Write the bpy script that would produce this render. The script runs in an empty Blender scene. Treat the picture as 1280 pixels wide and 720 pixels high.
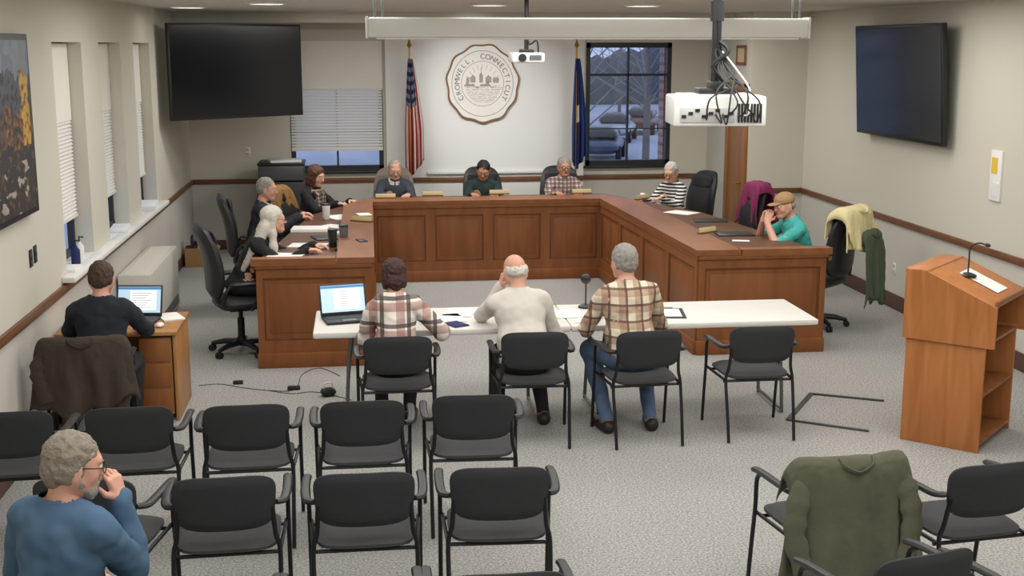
import bpy, bmesh, math, random
import numpy as np
from mathutils import Vector as V, Matrix as M, Euler, noise as mn
random.seed(7)
SC=bpy.context.scene; COL=SC.collection
PI=math.pi; R_=math.radians
# ------------------------------------------------------------------ camera
FPX=1550.0; TH=R_(11.1); PS=R_(6.97); H=2.73
cd=bpy.data.cameras.new('camera'); cd.sensor_width=36; cd.lens=FPX/1280*36; cd.clip_end=300
co=bpy.data.objects.new('camera',cd); COL.objects.link(co)
co.location=(0,0,H); co.rotation_euler=(PI/2-TH,0,-PS); SC.camera=co
CF=V((math.sin(PS)*math.cos(TH),math.cos(PS)*math.cos(TH),-math.sin(TH)))
CR=V((math.cos(PS),-math.sin(PS),0)); CU=V((math.sin(PS)*math.sin(TH),math.cos(PS)*math.sin(TH),math.cos(TH)))
def ray(u,v): return CF+CR*((u-640)/FPX)-CU*((v-360)/FPX)
def PZ(u,v,z):
    d=ray(u,v); return V((0,0,H))+d*((z-H)/d.z)
def PY(u,v,y):
    d=ray(u,v); return V((0,0,H))+d*(y/d.y)
try: SC.view_settings.view_transform='Standard'
except Exception: pass
# ------------------------------------------------------------------ materials
def lin(c):
    o=[]
    for x in c[:3]:
        x=x/255.0
        o.append(x/12.92 if x<=.04045 else ((x+.055)/1.055)**2.4)
    return (*o,1)
def newmat(name):
    m=bpy.data.materials.new(name); m.use_nodes=True
    nt=m.node_tree; return m,nt,nt.nodes['Principled BSDF']
def nd(nt,t,**kw):
    n=nt.nodes.new(t)
    for k,v in kw.items(): setattr(n,k,v)
    return n
def mixrgb(nt,fac,a,b):
    n=nd(nt,'ShaderNodeMix',data_type='RGBA')
    for sock,val in ((0,fac),(6,a),(7,b)):
        if hasattr(val,'is_linked'): nt.links.new(val,n.inputs[sock])
        else: n.inputs[sock].default_value=val
    return n.outputs[2]
def sc(c,f): return (min(c[0]*f,1),min(c[1]*f,1),min(c[2]*f,1),1)
def addbump(nt,bs,co_,scale,strength,dist=.01):
    n=nd(nt,'ShaderNodeTexNoise'); n.inputs['Scale'].default_value=scale; n.inputs['Detail'].default_value=3
    nt.links.new(co_,n.inputs['Vector'])
    b=nd(nt,'ShaderNodeBump'); b.inputs['Strength'].default_value=strength; b.inputs['Distance'].default_value=dist
    nt.links.new(n.outputs[0],b.inputs['Height']); nt.links.new(b.outputs[0],bs.inputs['Normal'])
def mat(name,c,rough=.6,metal=0,var=.08,scale=12,bump=0,bscale=150,emit=0,spec=.5):
    m,nt,bs=newmat(name); c=lin(c)
    tc=nd(nt,'ShaderNodeTexCoord'); n=nd(nt,'ShaderNodeTexNoise')
    n.inputs['Scale'].default_value=scale; n.inputs['Detail'].default_value=4
    nt.links.new(tc.outputs['Object'],n.inputs['Vector'])
    col=mixrgb(nt,n.outputs[0],sc(c,1-var),sc(c,1+var))
    nt.links.new(col,bs.inputs['Base Color'])
    bs.inputs['Roughness'].default_value=rough; bs.inputs['Metallic'].default_value=metal
    bs.inputs['Specular IOR Level'].default_value=spec
    if emit:
        nt.links.new(col,bs.inputs['Emission Color']); bs.inputs['Emission Strength'].default_value=emit
    if bump: addbump(nt,bs,tc.outputs['Object'],bscale,bump)
    return m
def wallpaint(name,c1,c2):
    m,nt,bs=newmat(name); tc=nd(nt,'ShaderNodeTexCoord'); sp=nd(nt,'ShaderNodeSeparateXYZ'); nt.links.new(tc.outputs['Object'],sp.inputs[0])
    g=nd(nt,'ShaderNodeMath',operation='LESS_THAN'); g.inputs[1].default_value=.92; nt.links.new(sp.outputs['Z'],g.inputs[0])
    n=nd(nt,'ShaderNodeTexNoise'); n.inputs['Scale'].default_value=1.5; nt.links.new(tc.outputs['Object'],n.inputs['Vector'])
    a=mixrgb(nt,n.outputs[0],sc(lin(c1),.98),sc(lin(c1),1.02)); nt.links.new(mixrgb(nt,g.outputs[0],a,lin(c2)),bs.inputs['Base Color'])
    bs.inputs['Roughness'].default_value=.85; bs.inputs['Specular IOR Level'].default_value=.3; return m
def wood(name,c1,c2,stretch=(14,14,1.2),rough=.35):
    m,nt,bs=newmat(name)
    tc=nd(nt,'ShaderNodeTexCoord'); mp=nd(nt,'ShaderNodeMapping'); mp.inputs['Scale'].default_value=stretch
    nt.links.new(tc.outputs['Object'],mp.inputs['Vector'])
    n=nd(nt,'ShaderNodeTexNoise'); n.inputs['Scale'].default_value=2.2; n.inputs['Detail'].default_value=6; n.inputs['Distortion'].default_value=.8
    nt.links.new(mp.outputs[0],n.inputs['Vector'])
    cr=nd(nt,'ShaderNodeValToRGB'); cr.color_ramp.elements[0].position=.3; cr.color_ramp.elements[1].position=.72
    cr.color_ramp.elements[0].color=lin(c1); cr.color_ramp.elements[1].color=lin(c2)
    nt.links.new(n.outputs[0],cr.inputs[0]); nt.links.new(cr.outputs[0],bs.inputs['Base Color'])
    bs.inputs['Roughness'].default_value=rough; bs.inputs['Specular IOR Level'].default_value=.3
    return m
def stripefac(nt,src,freq,thr,shift=0.0):
    a=nd(nt,'ShaderNodeMath',operation='MULTIPLY_ADD'); a.inputs[1].default_value=freq; a.inputs[2].default_value=shift+50
    nt.links.new(src,a.inputs[0])
    f=nd(nt,'ShaderNodeMath',operation='FRACT'); nt.links.new(a.outputs[0],f.inputs[0])
    g=nd(nt,'ShaderNodeMath',operation='LESS_THAN'); g.inputs[1].default_value=thr; nt.links.new(f.outputs[0],g.inputs[0])
    return g.outputs[0]
def scaled(nt,s,k):
    a=nd(nt,'ShaderNodeMath',operation='MULTIPLY'); a.inputs[1].default_value=k; nt.links.new(s,a.inputs[0]); return a.outputs[0]
def plaid(name,base,c2,c3,freq=9,thr=.45,rough=.9,thin=.14):
    m,nt,bs=newmat(name); tc=nd(nt,'ShaderNodeTexCoord'); sp=nd(nt,'ShaderNodeSeparateXYZ')
    nt.links.new(tc.outputs['Object'],sp.inputs[0])
    col=lin(base)
    for ax in ('X','Z'): col=mixrgb(nt,scaled(nt,stripefac(nt,sp.outputs[ax],freq,thr),.6),col,lin(c2))
    for ax in ('X','Z'): col=mixrgb(nt,scaled(nt,stripefac(nt,sp.outputs[ax],freq,thin,.6),.85),col,lin(c3))
    nt.links.new(col,bs.inputs['Base Color']); bs.inputs['Roughness'].default_value=rough
    addbump(nt,bs,tc.outputs['Object'],22,.3,.02)
    return m
def stripes(name,a,b,ax='Z',freq=28,thr=.5):
    m,nt,bs=newmat(name); tc=nd(nt,'ShaderNodeTexCoord'); sp=nd(nt,'ShaderNodeSeparateXYZ')
    nt.links.new(tc.outputs['Object'],sp.inputs[0])
    nt.links.new(mixrgb(nt,stripefac(nt,sp.outputs[ax],freq,thr),lin(a),lin(b)),bs.inputs['Base Color']); bs.inputs['Roughness'].default_value=.9
    return m
def carpet():
    m,nt,bs=newmat('carpet'); tc=nd(nt,'ShaderNodeTexCoord')
    n=nd(nt,'ShaderNodeTexNoise'); n.inputs['Scale'].default_value=74; n.inputs['Detail'].default_value=6; n.inputs['Roughness'].default_value=.8
    nt.links.new(tc.outputs['Object'],n.inputs['Vector'])
    cr=nd(nt,'ShaderNodeValToRGB'); e=cr.color_ramp.elements
    e[0].position=.38; e[0].color=lin((110,109,107)); e[1].position=.62; e[1].color=lin((196,194,190))
    nt.links.new(n.outputs[0],cr.inputs[0])
    n2=nd(nt,'ShaderNodeTexNoise'); n2.inputs['Scale'].default_value=.8; nt.links.new(tc.outputs['Object'],n2.inputs['Vector'])
    mul=nd(nt,'ShaderNodeMix',data_type='RGBA',blend_type='MULTIPLY'); mul.inputs[0].default_value=.15
    nt.links.new(cr.outputs[0],mul.inputs[6]); nt.links.new(n2.outputs[0],mul.inputs[7])
    nt.links.new(mul.outputs[2],bs.inputs['Base Color']); bs.inputs['Roughness'].default_value=.97
    addbump(nt,bs,tc.outputs['Object'],120,.3,.01)
    return m
def brick():
    m,nt,bs=newmat('brick'); tc=nd(nt,'ShaderNodeTexCoord'); b=nd(nt,'ShaderNodeTexBrick')
    mp=nd(nt,'ShaderNodeMapping'); mp.inputs['Rotation'].default_value=(PI/2,0,0); nt.links.new(tc.outputs['Object'],mp.inputs[0]); nt.links.new(mp.outputs[0],b.inputs[0])
    b.inputs['Scale'].default_value=4; b.inputs['Color1'].default_value=lin((160,84,66)); b.inputs['Color2'].default_value=lin((132,70,58)); b.inputs['Mortar'].default_value=lin((150,135,125))
    nt.links.new(b.outputs[0],bs.inputs['Base Color']); return m
def glass():
    m=bpy.data.materials.new('pane_glass'); m.use_nodes=True; nt=m.node_tree; nt.nodes.clear()
    o=nd(nt,'ShaderNodeOutputMaterial'); mx=nd(nt,'ShaderNodeMixShader'); mx.inputs[0].default_value=.05
    t=nd(nt,'ShaderNodeBsdfTransparent'); g=nd(nt,'ShaderNodeBsdfGlossy'); g.inputs['Roughness'].default_value=.05
    nt.links.new(t.outputs[0],mx.inputs[1]); nt.links.new(g.outputs[0],mx.inputs[2]); nt.links.new(mx.outputs[0],o.inputs[0]); return m
K={}
K['wall']=wallpaint('wall_paint',(206,202,189),(198,194,185))
K['wallw']=mat('white_panel',(224,224,221),.7,var=.02,scale=2)
K['ceil']=mat('ceiling_paint',(213,211,201),.9,var=.02)
K['carpet']=carpet(); K['brick']=brick(); K['glass']=glass()
K['trim']=wood('trim_wood',(98,64,42),(130,88,60),(1.2,1.2,14),.4)
K['dais']=wood('cherry_wood',(124,75,42),(143,90,52),(4,4,.7),.45)
K['daisd']=wood('dark_cherry_moulding',(98,58,33),(116,72,42),(5,5,.7),.45)
K['daistop']=wood('cherry_ledge',(124,77,46),(142,92,57),(3,.6,3),.42)
K['deskdark']=wood('dark_desktop',(88,56,38),(106,70,48),(3,.6,3),.42)
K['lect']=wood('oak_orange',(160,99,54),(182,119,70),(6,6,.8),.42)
K['lectd']=wood('dark_oak',(130,80,44),(152,98,58),(6,6,.8),.4)  # darker brown oak for shelves, ledge, drawer fronts and small frame
K['gwood']=wood('golden_door',(140,92,50),(164,112,66),(6,6,.8),.4)
K['desk']=wood('desk_oak',(156,108,64),(180,130,82),(6,6,.8),.4)
K['black']=mat('black_plastic',(28,29,31),.45,var=.1)
K['blackmetal']=mat('black_metal',(34,35,38),.35,metal=.4,var=.05)
K['darkmetal']=mat('dark_grey_metal',(76,78,80),.45,metal=.3,var=.05)
K['fabric']=mat('charcoal_fabric',(46,48,51),.95,var=.12,scale=60,bump=.3,bscale=300)
K['seatfab']=mat('grey_black_seat',(64,64,67),.95,var=.15,scale=60,bump=.3,bscale=300)
K['leather']=mat('black_leather',(32,33,36),.45,var=.1,bump=.15,bscale=60)
K['tanleather']=mat('taupe_leather',(112,100,90),.5,var=.08)
K['scr']=mat('dark_screen',(16,18,22),.16,var=.02)
K['white']=mat('white_plastic',(226,226,222),.45,var=.02)
K['tabletop']=mat('white_table_laminate',(218,215,209),.5,var=.03)
K['paper']=mat('white_paper',(232,231,228),.85,var=.02)
K['grey']=mat('grey_metal',(110,112,114),.4,metal=.6,var=.05)
K['beigeplate']=mat('beige_plate',(190,174,128),.5,var=.05)
K['gold']=mat('brass',(180,140,60),.35,metal=.8,var=.05)
K['blind']=mat('blind_slat',(222,219,212),.7,var=.02)
K['shade']=mat('roller_shade',(230,227,219),.9,var=.02)
K['winframe']=mat('dark_window_frame',(34,35,38),.5,var=.05)
K['conv']=mat('convector_enamel',(208,205,196),.5,var=.02)
K['cardboard']=mat('cardboard',(150,112,76),.9,var=.1)
K['seal']=mat('seal_face',(226,224,219),.7,var=.02)
K['bark']=mat('seal_bark',(128,96,66),.9,var=.3,scale=40)
K['ink']=mat('seal_ink',(92,86,78),.8,var=.05)
K['faint']=mat('faint_ink',(190,187,182),.8,var=.05)
K['red']=mat('flag_red',(160,22,30),.85,var=.06); K['fwhite']=mat('flag_white',(214,208,202),.85,var=.04)
K['navy']=mat('flag_navy',(34,42,90),.85,var=.1); K['ctblue']=mat('flag_blue',(40,72,140),.8,var=.12)
K['olive']=mat('olive_jacket',(86,87,70),.95,var=.15,scale=8,bump=.5,bscale=20)
K['darkcoat']=mat('dark_coat',(60,51,42),.95,var=.2,scale=8,bump=.5,bscale=20)
K['cream']=mat('cream_jacket',(206,194,150),.95,var=.1,scale=8); K['green']=mat('green_jacket',(70,82,64),.95,var=.15,scale=8)
K['maroon']=mat('maroon_jacket',(130,38,86),.9,var=.15,scale=8); K['tan']=mat('tan_jacket',(150,112,62),.9,var=.15,scale=8)
K['yellow']=mat('yellow_note',(226,188,70),.8,var=.05)
K['lapscr']=mat('lit_laptop_screen',(180,208,228),.4,var=.04,emit=.6)
K['lapscr2']=mat('lit_document',(232,238,242),.4,var=.02,emit=.75); K['lapbar']=mat('screen_blue_bar',(70,130,180),.4,var=.05,emit=.5)
K['eyew']=mat('eye_white',(228,224,218),.3,var=.02); K['iris']=mat('iris',(50,40,32),.3,var=.05)
K['lip']=mat('lips',(158,98,88),.6,var=.05)
K['emit']=mat('light_diffuser',(255,250,240),.5,var=.0,emit=6)
K['soil']=mat('outside_ground',(190,194,202),.95,var=.35,scale=.12)
K['barktree']=mat('tree_bark',(110,106,104),.95,var=.2)
K['twig']=mat('bare_twigs',(130,128,132),.95,var=.2)
K['tyre']=mat('tyre',(30,30,32),.8); K['carglass']=mat('car_glass',(40,46,54),.15)
SKIN=[mat('skin_fair',(212,160,134),.55,var=.05,scale=20),mat('skin_pink',(208,156,134),.55,var=.06,scale=20),mat('skin_tan',(186,134,106),.55,var=.06,scale=20)]
HG=mat('grey_hair',(146,142,136),.75,var=.25,scale=60,bump=.5,bscale=180)
HGB=mat('grey_brown_hair',(136,126,114),.8,var=.35,scale=80,bump=.6,bscale=220)
HW=mat('white_hair',(206,201,192),.75,var=.15,scale=60,bump=.5,bscale=180)
HL=mat('long_white_hair',(192,186,176),.7,var=.2,scale=40,bump=.5,bscale=120)
HS=mat('silver_hair',(178,176,172),.75,var=.2,scale=60,bump=.5,bscale=180)
HB=mat('brown_hair',(84,52,36),.65,var=.3,scale=60,bump=.5,bscale=180)
HR=mat('auburn_hair',(62,36,32),.7,var=.35,scale=50,bump=.7,bscale=90)
HK=mat('black_hair',(24,22,22),.6,var=.3,scale=60,bump=.5,bscale=180)
HD=mat('dark_brown_hair',(70,52,42),.7,var=.3,scale=60,bump=.5,bscale=180)
def cloth(n,c): return mat(n,c,.92,var=.08,scale=9,bump=.25,bscale=30)
# ------------------------------------------------------------------ object helpers
def tag(o,label=None,cat=None,group=None,kind=None):
    if label: o['label']=label
    if cat: o['category']=cat
    if group: o['group']=group
    if kind: o['kind']=kind
    return o
def thing(name,label,cat,loc=(0,0,0),rz=0,group=None):
    o=bpy.data.objects.new(name,None); COL.objects.link(o); o.empty_display_size=.1
    o.location=loc; o.rotation_euler=(0,0,rz); return tag(o,label,cat,group)
def spl(pts,n=6):
    pts=[V(p) for p in pts]; out=[]
    for i in range(len(pts)-1):
        p0=pts[max(i-1,0)];p1=pts[i];p2=pts[i+1];p3=pts[min(i+2,len(pts)-1)]
        for k in range(n):
            t=k/n; out.append(.5*((2*p1)+(p2-p0)*t+(2*p0-5*p1+4*p2-p3)*t*t+(3*p1-p0-3*p2+p3)*t**3))
    out.append(pts[-1]); return out
class MB:
    def __init__(s): s.b=bmesh.new()
    def box(s,c,d,rot=None,bev=0):
        old=set(s.b.verts) if bev else None
        vs=bmesh.ops.create_cube(s.b,size=1)['verts']
        for v in vs: v.co=V((v.co.x*d[0],v.co.y*d[1],v.co.z*d[2]))
        if bev:
            es=set()
            for v in vs: es.update(v.link_edges)
            bmesh.ops.bevel(s.b,geom=list(es),offset=bev,segments=2,profile=.5,affect='EDGES',clamp_overlap=True)
            vs=[v for v in s.b.verts if v not in old]
        mt=M.Translation(V(c))
        if rot is not None: mt=mt@(rot.to_4x4() if isinstance(rot,M) else Euler(rot).to_matrix().to_4x4())
        for v in vs: v.co=mt@v.co
        return s
    def span(s,a,b,bev=0):
        return s.box([(a[i]+b[i])/2 for i in range(3)],[abs(b[i]-a[i]) for i in range(3)],None,bev)
    def tube(s,pts,r,n=8,flat=None,up=None):
        pts=[V(p) for p in pts]; m=len(pts)
        rs=r if isinstance(r,(list,tuple)) else [r]*m
        t=(pts[1]-pts[0]).normalized(); up=V(up) if up else (V((0,0,1)) if abs(t.z)<.9 else V((1,0,0)))
        nx=t.cross(up).normalized(); rings=[]
        for i,p in enumerate(pts):
            tt=(pts[min(i+1,m-1)]-pts[max(i-1,0)])
            tt=tt.normalized() if tt.length>1e-9 else t
            nx=(nx-tt*nx.dot(tt)).normalized(); ny=tt.cross(nx)
            fl=flat or (1,1)
            rings.append([s.b.verts.new(p+nx*(rs[i]*fl[0]*math.cos(2*PI*k/n))+ny*(rs[i]*fl[1]*math.sin(2*PI*k/n))) for k in range(n)])
        for a,b in zip(rings,rings[1:]):
            for k in range(n): s.b.faces.new((a[k],a[(k+1)%n],b[(k+1)%n],b[k]))
        s.b.faces.new(rings[0][::-1]); s.b.faces.new(rings[-1]); return s
    def cyl(s,a,b,r1,r2=None,n=16): return s.tube([a,b],[r1,r1 if r2 is None else r2],n)
    def ring(s,c,ax1,ax2,r,rt,n=20,m=6):
        c=V(c);a=V(ax1).normalized();b=V(ax2).normalized();w=a.cross(b);rings=[]
        for i in range(n):
            d=a*math.cos(2*PI*i/n)+b*math.sin(2*PI*i/n)
            rings.append([s.b.verts.new(c+d*(r+rt*math.cos(2*PI*k/m))+w*(rt*math.sin(2*PI*k/m))) for k in range(m)])
        for i in range(n):
            p=rings[i];q=rings[(i+1)%n]
            for k in range(m): s.b.faces.new((p[k],p[(k+1)%m],q[(k+1)%m],q[k]))
        return s
    def ell(s,c,r,rot=None,u=16,v=10):
        vs=bmesh.ops.create_uvsphere(s.b,u_segments=u,v_segments=v,radius=1)['verts']
        mt=M.Translation(V(c))@((rot.to_4x4() if isinstance(rot,M) else Euler(rot).to_matrix().to_4x4()) if rot is not None else M.Identity(4))@M.Diagonal((*r,1))
        for w in vs: w.co=mt@w.co
        return s
    def prism(s,poly,z0,z1,mt=None):
        mt=mt or M.Identity(4)
        a=[s.b.verts.new(mt@V((p[0],p[1],z0))) for p in poly]; b=[s.b.verts.new(mt@V((p[0],p[1],z1))) for p in poly]
        s.b.faces.new(a[::-1]); s.b.faces.new(b); n=len(poly)
        for i in range(n): s.b.faces.new((a[i],a[(i+1)%n],b[(i+1)%n],b[i]))
        return s
    def lathe(s,prof,c=(0,0,0),n=16):
        c=V(c); rings=[[s.b.verts.new(c+V((r*math.cos(2*PI*k/n),r*math.sin(2*PI*k/n),z))) for k in range(n)] for r,z in prof]
        for a,b in zip(rings,rings[1:]):
            for k in range(n): s.b.faces.new((a[k],a[(k+1)%n],b[(k+1)%n],b[k]))
        s.b.faces.new(rings[0][::-1]); s.b.faces.new(rings[-1]); return s
    def sheet(s,fn,nx,ny,mi=None):
        g=[[s.b.verts.new(fn(i/nx,j/ny)) for i in range(nx+1)] for j in range(ny+1)]
        for j in range(ny):
            for i in range(nx):
                f=s.b.faces.new((g[j][i],g[j][i+1],g[j+1][i+1],g[j+1][i]))
                if mi: f.material_index=mi((i+.5)/nx,(j+.5)/ny)
        return s
    def pad(s,a,b,t,fn,p=6,nx=12,ny=12,ed=6):
        """rounded-rectangle cushion; fn(x,y,w)->Vector, w is thickness coordinate"""
        def grid(sg):
            g=[]
            for j in range(ny+1):
                row=[]
                for i in range(nx+1):
                    u=2*i/nx-1; v=2*j/ny-1; m=max(abs(u),abs(v)); q=(abs(u)**p+abs(v)**p)**(1/p)
                    k=m/q if q>0 else 1
                    row.append(s.b.verts.new(fn(a*u*k,b*v*k,sg*t/2*(.25+.75*math.sqrt(max(0,1-m**ed))))))
                g.append(row)
            return g
        A=grid(1);B=grid(-1)
        for j in range(ny):
            for i in range(nx):
                s.b.faces.new((A[j][i],A[j][i+1],A[j+1][i+1],A[j+1][i])); s.b.faces.new((B[j][i],B[j+1][i],B[j+1][i+1],B[j][i+1]))
        def brd(G): return [G[0][i] for i in range(nx)]+[G[j][nx] for j in range(ny)]+[G[ny][i] for i in range(nx,0,-1)]+[G[j][0] for j in range(ny,0,-1)]
        x=brd(A);y=brd(B);n=len(x)
        for i in range(n): s.b.faces.new((x[i],y[i],y[(i+1)%n],x[(i+1)%n]))
        return s
    def build(s,name,m,parent=None,ang=40,smooth=True):
        bmesh.ops.recalc_face_normals(s.b,faces=s.b.faces[:])
        me=bpy.data.meshes.new(name); s.b.to_mesh(me); s.b.free()
        for x in (m if isinstance(m,list) else [m]): me.materials.append(x)
        if smooth:
            me.polygons.foreach_set('use_smooth',[True]*len(me.polygons))
            try: me.set_sharp_from_angle(angle=R_(ang))
            except Exception: pass
        o=bpy.data.objects.new(name,me); COL.objects.link(o)
        if parent: o.parent=parent
        return o
def copy_tree(o,parent=None):
    c=o.copy(); COL.objects.link(c)
    if parent: c.parent=parent
    for ch in list(o.children): copy_tree(ch,c)
    return c
def struct(mb,name,m,parent=None):
    o=mb.build(name,m,parent)
    if not parent: tag(o,kind='structure')
    return o
def text_mesh(body,size,ex=.002):
    cu=bpy.data.curves.new('t','FONT'); cu.body=body; cu.size=size; cu.extrude=ex; cu.align_x='CENTER'
    ob=bpy.data.objects.new('t',cu); COL.objects.link(ob)
    dg=bpy.context.evaluated_depsgraph_get(); me=bpy.data.meshes.new_from_object(ob.evaluated_get(dg))
    bpy.data.objects.remove(ob); return me
# ------------------------------------------------------------------ room
XL,XR,YB,YF,ZC=-2.25,5.55,17.0,-1.5,3.13
struct(MB().span((XL-.3,YF-.2,-.1),(XR+.3,YB+.2,0)),'floor',K['carpet'])
struct(MB().span((XL-.3,YF-.2,ZC),(XR+.3,YB+.2,ZC+.1)),'ceiling',K['ceil'])
WY=[(9.7,10.7),(11.4,12.4),(13.1,14.1)]
w=MB(); y=YF-.2
for a,b in WY:
    w.span((XL-.2,y,0),(XL,a,ZC)); w.span((XL-.2,a,0),(XL,b,1.0)); w.span((XL-.2,a,2.75),(XL,b,ZC)); y=b
w.span((XL-.2,y,0),(XL,YB+.2,ZC)); struct(w,'wall_left',K['wall'])
w=MB(); LW=(-.92,.32,1.05,2.76); RW=(3.1,4.30,1.08,2.76)
w.span((XL,YB,0),(LW[0],YB+.2,ZC)); w.span((LW[1],YB,0),(RW[0],YB+.2,ZC)); w.span((RW[1],YB,0),(5.0,YB+.2,ZC))
for q in (LW,RW): w.span((q[0],YB,0),(q[1],YB+.2,q[2])); w.span((q[0],YB,q[3]),(q[1],YB+.2,ZC))
struct(w,'wall_back',K['wall'])
struct(MB().span((.36,16.9,0),(3.06,YB,ZC)),'wall_center',K['wallw'])
struct(MB().span((XR,YF-.2,0),(XR+.2,15.3,ZC)),'wall_right',K['wall'])
struct(MB().span((4.83,15.1,0),(XR,15.3,ZC)).span((4.83,15.3,0),(5.03,YB,ZC)),'wall_recess',K['wall'])
struct(MB().span((XL,YF-.2,0),(XR,YF,ZC)),'wall_front',K['wall'])
# chair rails and baseboards
def rail(name,a,b,z0=.89,z1=.955,m=None):
    o=MB().span((a[0],a[1],z0),(b[0],b[1],z1),.008); struct(o,name,m or K['trim'])
rail('trim_1',(XL,YF),(XL+.03,YB)); rail('trim_2',(XL+.03,YB-.03),(.36,YB)); rail('trim_3',(.36,16.87),(3.06,16.9))
rail('trim_4',(3.06,YB-.03),(4.83,YB)); rail('trim_5',(XR-.03,YF),(XR,15.07)); rail('trim_6',(4.83,15.07),(XR,15.1))
BB=mat('baseboard_brown',(84,56,42),.5)
rail('baseboard_left',(XL,YF),(XL+.02,YB),0,.13,BB); rail('baseboard_back',(XL+.02,YB-.02),(4.8,YB),0,.13,BB)
rail('baseboard_right',(XR-.02,YF),(XR,15.08),0,.16,BB); rail('baseboard_recess',(4.83,15.08),(XR-.02,15.1),0,.13,BB)
struct(MB().span((XL,15.9,3.0),(XR-.72,16.1,ZC)).span((XL,16.88,3.06),(4.83,YB,ZC)),'trim_7',K['ceil'])
# left windows
for i,(a,b) in enumerate(WY):
    e=bpy.data.objects.new('window_%d'%(i+1),None); COL.objects.link(e); e.location=(XL-.15,(a+b)/2,1.0); tag(e,kind='structure')
    hw=(b-a)/2; f=MB()
    for yy in (-hw+.03,hw-.03,0): f.box((-.02,yy,.86),(.05,.06,1.76))
    for zz in (.03,.86,1.72): f.box((-.02,0,zz),(.05,b-a,.06))
    f.build('frame',K['winframe'],e); MB().box((-.03,0,.87),(.006,b-a,1.7)).build('pane',K['glass'],e)
    bl=MB()
    for k in range(26): bl.box((.03,0,.36+k*.03),(.03,b-a-.04,.004),(0,R_(55),0))
    bl.box((.03,0,.335),(.03,b-a-.04,.02)); bl.build('blind',K['blind'],e)
    MB().box((.03,0,1.43),(.02,b-a-.02,.62)).build('shade',K['shade'],e)
    MB().span((.0,-hw,-.03),(.16,hw,.012),.004).build('sill',K['wallw'],e)
struct(MB().span((XL,9.5,.968),(XL+.10,14.3,1.012),.008),'trim_8',K['wallw'])
# back windows
def bwin(name,q,blind):
    x0,x1,z0,z1=q; e=bpy.data.objects.new(name,None); COL.objects.link(e); e.location=((x0+x1)/2,YB,z0); tag(e,kind='structure')
    hw=(x1-x0)/2; hh=z1-z0; f=MB()
    for xx in (-hw+.03,hw-.03): f.box((xx,.05,hh/2),(.06,.1,hh))
    for zz in (.035,hh-.035): f.box((0,.05,zz),(2*hw,.1,.07))
    f.box((0,.06,hh*.74),(2*hw,.05,.035)); f.box((0,.06,hh/2),(.025,.05,hh)); f.box((0,.06,hh*.3),(2*hw,.04,.014))
    f.build('frame',K['winframe'],e); MB().box((0,.08,hh/2),(2*hw-.1,.006,hh-.1)).build('pane',K['glass'],e)
    MB().span((-hw-.04,-.07,-.03),(hw+.04,.02,.0),.006).build('sill',K['winframe'],e)
    if blind:
        bl=MB()
        for k in range(21): bl.box((0,-.012,.31+k*.039),(2*hw-.02,.04,.004),(R_(50),0,0))
        bl.box((0,-.01,.285),(2*hw-.02,.03,.025)); bl.build('blind',K['blind'],e)
        MB().box((0,-.005,1.415),(2*hw,.02,.63)).build('shade',K['shade'],e)
bwin('window_4',LW,True); bwin('window_5',RW,False)
struct(MB().span((.9,16.85,1.0),(2.5,16.9,1.035),.006),'trim_9',K['wallw'])
# door in the recess
e=bpy.data.objects.new('door_1',None); COL.objects.link(e); e.location=(4.83,15.55,0); tag(e,kind='structure')
MB().span((-.03,-.33,0),(0,.33,2.16),.004).build('door_leaf',K['gwood'],e)
f=MB().span((-.05,-.42,0),(0,-.33,2.25),.006).span((-.05,.33,0),(0,.42,2.25),.006).span((-.05,-.42,2.16),(0,.42,2.25),.006); f.build('door_frame',K['gwood'],e)
MB().tube([(-.03,-.26,1.0),(-.09,-.26,1.0),(-.09,-.16,1.0)],.012).build('door_handle',K['gold'],e)
# outside world
w_=bpy.data.worlds.new('dusk'); SC.world=w_; w_.use_nodes=True
bg=w_.node_tree.nodes['Background']; bg.inputs[0].default_value=lin((140,156,190)); bg.inputs[1].default_value=1.75
struct(MB().span((-60,17.25,-2.1),(60,140,-2)),'ground',K['soil'])
struct(MB().span((4.25,17.22,-2),(6.5,17.5,5)),'wall_exterior',K['brick'])
def tree(x,y,h,label):
    t=thing('bare_tree',label,'tree',(x,y,-2),0,'bare trees outside the window')
    MB().tube([(0,0,0),(.05,.02,h*.5),(0,0,h)],[.13,.09,.03],8).build('trunk',K['barktree'],t)
    b=MB()
    for k in range(34):
        z=h*random.uniform(.35,.95); a=random.uniform(0,2*PI); L=(h-z)*.45+.5
        p0=V((0,0,z)); p1=p0+V((math.cos(a)*L*.6,math.sin(a)*L*.6,L*.35)); p2=p1+V((math.cos(a+.5)*L*.4,math.sin(a+.5)*L*.4,L*.35)); p3=p1+V((math.cos(a-.7)*L*.4,math.sin(a-.7)*L*.4,L*.2))
        b.tube([p0,p1,p2],[.025,.016,.006],5); b.tube([p1,p3],[.012,.005],5)
    b.build('branches',K['twig'],t)
tree(5.4,30,6.8,'bare grey tree outside the dark window, nearest the glass')
tree(8.6,37,8.0,'tall bare tree further off beyond the dark window')
tree(18.5,88,9.5,'smallest bare tree farthest beyond the dark window')
hd=thing('hedge','dark evergreen hedge far outside the window','hedge',(19,100,-2))
hb=MB()
for k in range(30): hb.ell((-14+k+random.uniform(-.2,.2),random.uniform(-.4,.4),random.uniform(1,2)),(1.2,1,random.uniform(1.8,3.4)),None,10,7)
hb.build('foliage',mat('hedge_green',(94,102,108),.95,var=.4,scale=1),hd)
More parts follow.
